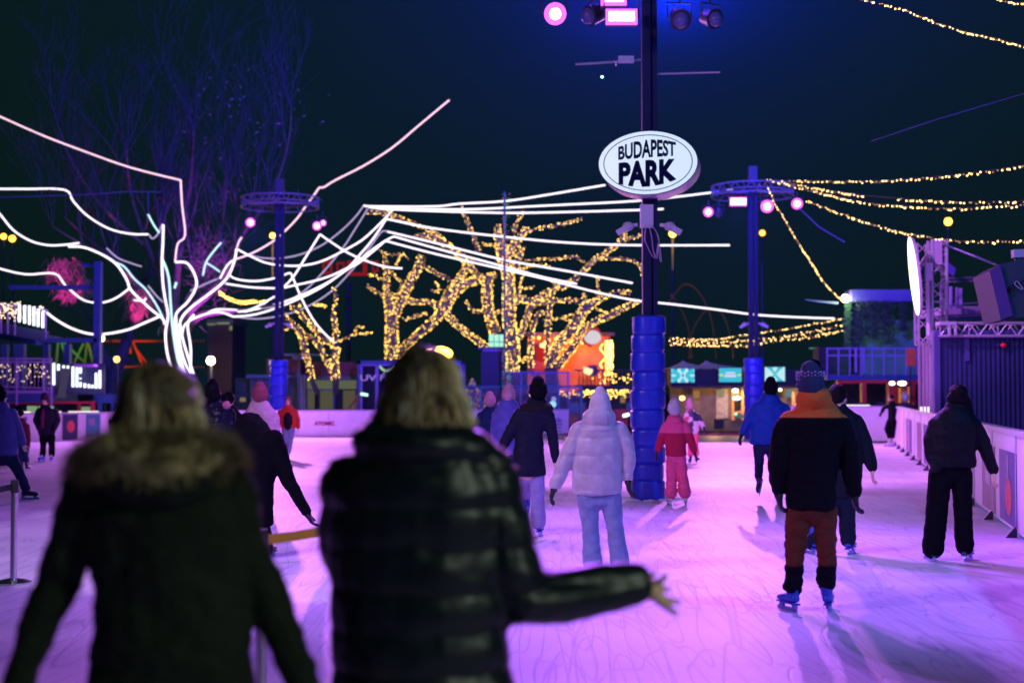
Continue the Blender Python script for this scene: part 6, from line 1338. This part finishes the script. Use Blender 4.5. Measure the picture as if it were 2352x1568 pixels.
# ---- boy facing the camera
person('boy facing the camera, hands in dark jacket pockets, beanie and blue skates', 33.8, (103, 918, 10), [(104, 934, 12), (106, 944, 22), (107, 965, 24), (107, 985, 21), (107, 998, 19)],
 [(89, 945, 8), (83, 965, 8), (90, 985, 6, -.12)], [(127, 945, 8), (132, 965, 8), (124, 985, 6, -.12)], [(100, 1003, 10), (99, 1025, 7), (98, 1043, 7)], [(117, 1003, 10), (119, 1025, 7), (119, 1043, 7)],
 dict(jacket=C_('ink_jacket', (.015, .012, .03), .6), trousers=blackc, skate=mat('skate_bright_blue', (.03, .12, .9), .4)), yaw=PI, faceyaw=PI, hat=('beanie', C_('plum_knit', (.06, .02, .06))), hands=('none', 'none'), toes=(PI-.3, PI+.3), vox=.014, collar=[(99, 962, 6, 24, C_('plum_shirt', (.22, .03, .10)), -.12)])
# ---- red jacket child facing us
person('child in orange red jacket with black front and blue jeans facing the camera', 35, (661, 921, 9), [(661, 934, 10), (661, 943, 18), (662, 960, 20), (662, 982, 18)],
 [(645, 946, 7), (639, 964, 6), (635, 980, 5)], [(678, 946, 7), (684, 964, 6), (685, 980, 5)], [(655, 986, 9), (658, 1012, 7), (660, 1038, 6, .3)], [(669, 986, 9), (667, 1012, 7), (662, 1038, 6)],
 dict(jacket=C_('orange_red', (.62, .05, .03), .6), trousers=denim, skate=sk_white), yaw=PI, faceyaw=PI, hair=(C_('red_hair', (.35, .06, .04)), []), hands=('bare', 'bare'), scale=.85, vox=.014, toes=(PI, PI+.2), collar=[(661.5, 966, 11, 21, blackg, -.10)])
# ---- pink fur hat, glossy black puffer pair, bent figure
person('person in a pale pink coat and round reddish fur hat behind the bent dark figure', 20, (597, 908, 19), [(597, 932, 26), (598, 950, 38), (600, 985, 42), (601, 1030, 40)],
 [(566, 960, 13), (560, 1000, 12), (562, 1030, 10)], [(630, 960, 13), (632, 1000, 12), (630, 1030, 10)], [(590, 1035, 17), (590, 1090, 13), (590, 1138, 12)], [(610, 1035, 17), (611, 1090, 13), (611, 1138, 12)],
 dict(jacket=C_('pale_pink', (.6, .38, .45)), trousers=blackc, skate=sk_black), hat=('beanie', mat('red_fur', (.32, .06, .1), .95, bump=1, bscale=60)), vox=.014)
person('person in glossy black puffer jacket and beanie between the two nearest women', 20, (490, 900, 15), [(493, 925, 20), (497, 940, 34), (499, 975, 37), (499, 1020, 35)],
 [(466, 950, 13), (460, 985, 12), (463, 1015, 10)], [(528, 950, 13), (533, 985, 12), (531, 1015, 10)], [(490, 1030, 16), (490, 1090, 12), (490, 1138, 11)], [(508, 1030, 16), (509, 1090, 12), (510, 1138, 11)],
 dict(jacket=C_('wet_black', (.012, .012, .03), .22), trousers=blackc, skate=sk_black), hat=('tall', blackc), hair=(hair_b, [[(488, 905, 14), (498, 930, 9), (512, 945, 6)]]), faceyaw=-1.0, quilt=.012, qper=.09, fold=.014, vox=.014, collar=[(520, 930, 9, 11, C_('pink_scarf', (.6, .2, .3)), -.1)])
person('person in dark clothes seen just behind the glossy puffer jacket', 23, (527, 918, 13), [(529, 936, 14), (530, 948, 22), (531, 975, 24), (531, 1010, 24)],
 [(514, 955, 9), (512, 985, 8), (514, 1005, 7)], [(548, 955, 9), (551, 985, 8), (550, 1005, 7)], [(525, 1015, 12), (525, 1060, 9), (525, 1105, 9)], [(538, 1015, 12), (539, 1060, 9), (540, 1105, 9)],
 dict(jacket=blackg, trousers=blackc, skate=sk_black), hair=(hair_b, []), vox=.016)
person('person in black coat bending forward, gloved hand reaching for the orange belt', 14.2, (583, 985, 17, .38), [(574, 958, 26, .2), (577, 975, 38, .12), (588, 1015, 54), (590, 1060, 50), (588, 1110, 42), (586, 1160, 42), (588, 1205, 40)],
 [(545, 1000, 20, .05), (536, 1060, 17, -.1), (540, 1110, 13, -.2)], [(628, 1010, 25), (646, 1060, 21), (664, 1105, 17), (686, 1145, 14), (703, 1174, 12)], [(578, 1210, 20), (585, 1235, 17), (590, 1262, 13)], [(600, 1210, 20), (608, 1235, 17), (615, 1262, 13)],
 dict(jacket=blackc, trousers=blackc, skate=sk_black), hands=('none', 'glove'), handdir=(None, (.55, 0, -1)), vox=.013, hair=(hair_b, []), fold=.008)
# ---- a few visitors on the far side
for k, (lab, x, d, c, fy) in enumerate((('visitor in a dark coat beside the frosted christmas tree', 1112, 58.5, (.03, .02, .06), 1.5), ('visitor in a plum coat among the stalls right of the white jacket', 1452, 59, (.12, .03, .10), -1.2), ('visitor in dark clothes behind the turquoise fence at its right end', 1326, 60, (.02, .02, .04), PI), ('visitor in a brown coat standing by the dim stall row', 1388, 59.5, (.07, .04, .03), .6))):
    h = S(d); y = lambda z: HZ-(z-CAMH)*h
    person(lab, d, (x, y(1.60), 6), [(x, y(1.44), 5), (x, y(1.38), 10), (x, y(1.15), 10), (x, y(.85), 9.5)], [(x-10, y(1.35), 3.5), (x-12, y(1.1), 3.2), (x-11, y(.88), 2.6)], [(x+10, y(1.35), 3.5), (x+12, y(1.1), 3.2), (x+9, y(.9), 2.6, -.15)],
           [(x-4, y(.85), 5), (x-4, y(.45), 4), (x-4, y(.12), 3.4)], [(x+4, y(.85), 5), (x+4, y(.45), 4), (x+5, y(.12), 3.4)], dict(jacket=C_('coat_%d' % k, c), trousers=blackc, skate=sk_black), faceyaw=fy, yaw=fy, hair=(hair_b if k % 2 else hair_br, []), vox=.022, noskate=True)
# ---- foreground: fur hooded woman
d = 3.85
r1, pt1, s1 = person('nearest left woman from behind, blond hair, dark parka with wide fur hood', d, (388, 946, 90), [(372, 1030, 80), (370, 1065, 135), (368, 1110, 178), (378, 1180, 196), (388, 1260, 184), (394, 1350, 176), (394, 1450, 182), (394, 1568, 192), (394, 1720, 190)],
 [(205, 1130, 62, 0), (178, 1215, 60, .02), (138, 1320, 54, .05), (88, 1440, 46, .02), (52, 1540, 40), (24, 1620, 36)], [(530, 1130, 60, 0), (546, 1215, 58, .02), (598, 1330, 52, .05), (644, 1440, 46, .02), (686, 1540, 42), (712, 1620, 36)],
 [(345, 1740, 95), (335, 1950, 70), (330, 2130, 60)], [(445, 1740, 95), (455, 1950, 70), (460, 2130, 60)],
 dict(jacket=mat('parka_green', (.010, .016, .010), .8, var=.2, vscale=5, bump=.5, bscale=18, spec=.25), trousers=blackc, skate=sk_black), faceyaw=-.75, hands=('bare', 'bare'), vox=.011, fold=.012, depth=.6,
 hair=(hair_bl, [[(366, 918, 82, -.02), (360, 960, 88), (352, 1010, 80)], [(338, 918, 62), (322, 960, 54), (320, 1010, 38)], [(402, 918, 60), (404, 955, 48), (400, 990, 36)]], .008))
fur = mat('hood_fur', (.42, .35, .19), .8, var=.85, vscale=5, bump=.4)
fm = MB(); fpts = [(188, 1088, 34, .02), (205, 1062, 40, -.05), (270, 1048, 46, -.12), (360, 1056, 46, -.16), (445, 1046, 46, -.13), (505, 1054, 38, -.05), (528, 1080, 30, .04)]
rn = random.Random(12); F3 = [P(x, y, d+o) for x, y, r, o in fpts]; FR = [r/s1 for x, y, r, o in fpts]
c0 = MB(); c0.limb(spline(F3, 4), [FR[min(i//4, 6)]*(1-(i % 4)/4)+FR[min(i//4+1, 6)]*((i % 4)/4) for i in range(25)], 14)
hood = cloth('fur_hood', c0, fur, r1, .012, 1, .03, 14, seed=2)
SP = spline(F3, 8)
for i in range(9000):
    k = rn.randrange(len(SP)-1); p = SP[k]; rr = FR[min(k//8, 6)]; t_ = unit(SP[k+1]-SP[k]); u = unit(t_.cross(V((0, 1, 0)))); w = t_.cross(u); a = rn.uniform(0, 2*PI); n = u*math.cos(a)+w*math.sin(a)
    q = p+n*rr*rn.uniform(.8, 1.05)+t_*rn.uniform(-.02, .02); dr = unit(n+V((rn.uniform(-.5, .5), rn.uniform(-.5, .5), rn.uniform(-.9, .3))))*rn.uniform(.025, .05); s_ = unit(dr.cross(V((.2, .3, .9))))*.0022
    fm.add([q-s_, q+s_, q+dr], [(0, 1, 2)])
o = fm.build('fur_hairs', fur, hood, False); o['kind'] = 'stuff'
cloth('hood_lining', MB().ball(P(366, 1080, d-.10), (.17, .10, .11), 16, 10), mat('parka_green', (0, 0, 0)), r1, .012, 2, .01)
# ---- foreground: central woman in glossy puffer
d = 4.1
r2, pt2, s2 = person('nearest central woman from behind, long hair, glossy dark puffer jacket, bare hand spread', d, (972, 902, 80), [(965, 1000, 95), (968, 1030, 140), (972, 1075, 190), (968, 1130, 208), (965, 1220, 208), (960, 1320, 204), (958, 1420, 202), (968, 1520, 206), (976, 1620, 212)],
 [(800, 1110, 66, .05), (788, 1220, 60, .15), (800, 1320, 54, .3), (870, 1380, 42, .42)], [(1118, 1100, 80), (1150, 1190, 74), (1165, 1290, 74), (1200, 1375, 74, .02), (1290, 1370, 64, .08), (1370, 1352, 58, .14), (1430, 1340, 51, .18), (1456, 1336, 46, .19)],
 [(930, 1660, 95), (925, 1850, 70), (925, 2020, 58)], [(1025, 1660, 95), (1035, 1850, 70), (1040, 2020, 58)],
 dict(jacket=mat('glossy_puffer', (.004, .010, .017), .40, spec=.45), trousers=C_('night_blue', (.01, .015, .05)), skate=sk_black), hands=('none', 'none'), vox=.010, fold=.011, fsc=4.2, depth=.62, quilt=.012, qper=.115,
 hair=(hair_mx, [[(975, 868, 66), (985, 910, 80), (1000, 950, 74), (1020, 985, 58)], [(935, 870, 52), (905, 930, 44), (885, 980, 36)], [(1020, 900, 50), (1050, 950, 36), (1058, 990, 26)]], .016),
 collar=[(960, 1015, 150, 62, None, -.02), (895, 1010, 86, 52, None, -.04), (1050, 1030, 88, 50, None, -.03)])
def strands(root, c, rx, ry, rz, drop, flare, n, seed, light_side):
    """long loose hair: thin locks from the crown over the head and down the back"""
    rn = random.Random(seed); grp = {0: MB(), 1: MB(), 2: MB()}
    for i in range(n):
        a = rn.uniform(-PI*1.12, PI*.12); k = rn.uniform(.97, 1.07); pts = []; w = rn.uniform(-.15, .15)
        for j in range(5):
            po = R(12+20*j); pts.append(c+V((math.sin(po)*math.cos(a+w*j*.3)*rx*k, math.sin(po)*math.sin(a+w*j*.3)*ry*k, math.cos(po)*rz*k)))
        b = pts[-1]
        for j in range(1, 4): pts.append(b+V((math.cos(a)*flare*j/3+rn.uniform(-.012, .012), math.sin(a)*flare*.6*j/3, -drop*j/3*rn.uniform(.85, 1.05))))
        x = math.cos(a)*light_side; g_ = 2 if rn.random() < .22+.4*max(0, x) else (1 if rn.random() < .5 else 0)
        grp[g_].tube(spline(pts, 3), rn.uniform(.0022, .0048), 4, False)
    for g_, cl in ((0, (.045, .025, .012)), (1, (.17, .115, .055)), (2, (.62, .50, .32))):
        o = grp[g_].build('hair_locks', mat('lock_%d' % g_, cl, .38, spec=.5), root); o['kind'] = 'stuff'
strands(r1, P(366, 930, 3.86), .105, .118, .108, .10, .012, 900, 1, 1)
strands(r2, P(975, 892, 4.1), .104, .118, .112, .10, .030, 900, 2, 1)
H = MB(); oz = .19; hw = P(1452, 1337, d+oz); K = lambda x, y, o=0: P(x, y, d+oz+o)
H.loft([(hw-V((.03, 0, 0)), V((0, .024, 0)), V((0, 0, .028))), (K(1472, 1342), V((0, .022, 0)), V((.004, 0, .030))), (K(1488, 1352), V((0, .026, 0)), V((.010, 0, .030))), (K(1502, 1358), V((0, .028, 0)), V((.012, 0, .026)))], 12)
for pts in ([(1494, 1340), (1508, 1338, -.01), (1519, 1333, -.02), (1528, 1322, -.02)], [(1496, 1346), (1512, 1347, .01), (1524, 1351, .02), (1534, 1354, .03)], [(1500, 1362), (1520, 1374), (1540, 1379, .01), (1558, 1382, .02)], [(1498, 1366), (1516, 1382, -.01), (1533, 1394, -.02), (1552, 1408, -.03)]):
    H.limb([K(*q) for q in pts], [.0125, .0125, .0115, .0095], 10)
H.limb([K(1476, 1334, -.01), K(1488, 1328, -.02), (K(1497, 1322, -.03)), K(1505, 1315, -.03)], [.013, .0115, .010, .008], 10)
H.limb([K(1400, 1346, -.03), K(1440, 1339, -.01), hw], [.034, .03, .027], 12)
body2 = [o for o in r2.children if o.name.startswith('body')][0]
tmp = bpy.data.meshes.new('join'); tmp.from_pydata([tuple(v) for v in [V(v.co) for v in body2.data.vertices]+[q-V(r2.location) for q in H.v]], [], [tuple(p.vertices) for p in body2.data.polygons]+[tuple(i+len(body2.data.vertices) for i in f) for f in H.f]); tmp.materials.append(skinm)
body2.data = tmp; body2.modifiers['fuse'].voxel_size = .0045
flush()
# ---- air: thin haze, its colour made blue for the glow round the near post
hz = bpy.data.materials.new('haze'); hz.use_nodes = True; nt = hz.node_tree; nt.nodes.remove(nt.nodes['Principled BSDF'])
pv = nt.nodes.new('ShaderNodeVolumePrincipled'); pv.inputs['Density'].default_value = HAZE; pv.inputs['Color'].default_value = (.10, .36, 1, 1); nt.links.new(pv.outputs[0], nt.nodes['Material Output'].inputs['Volume'])
if HAZE > 0:
    o = MB().box((0, 60, 9), (200, 170, 24)).build('haze', hz, None, False); tag(o, kind='stuff')
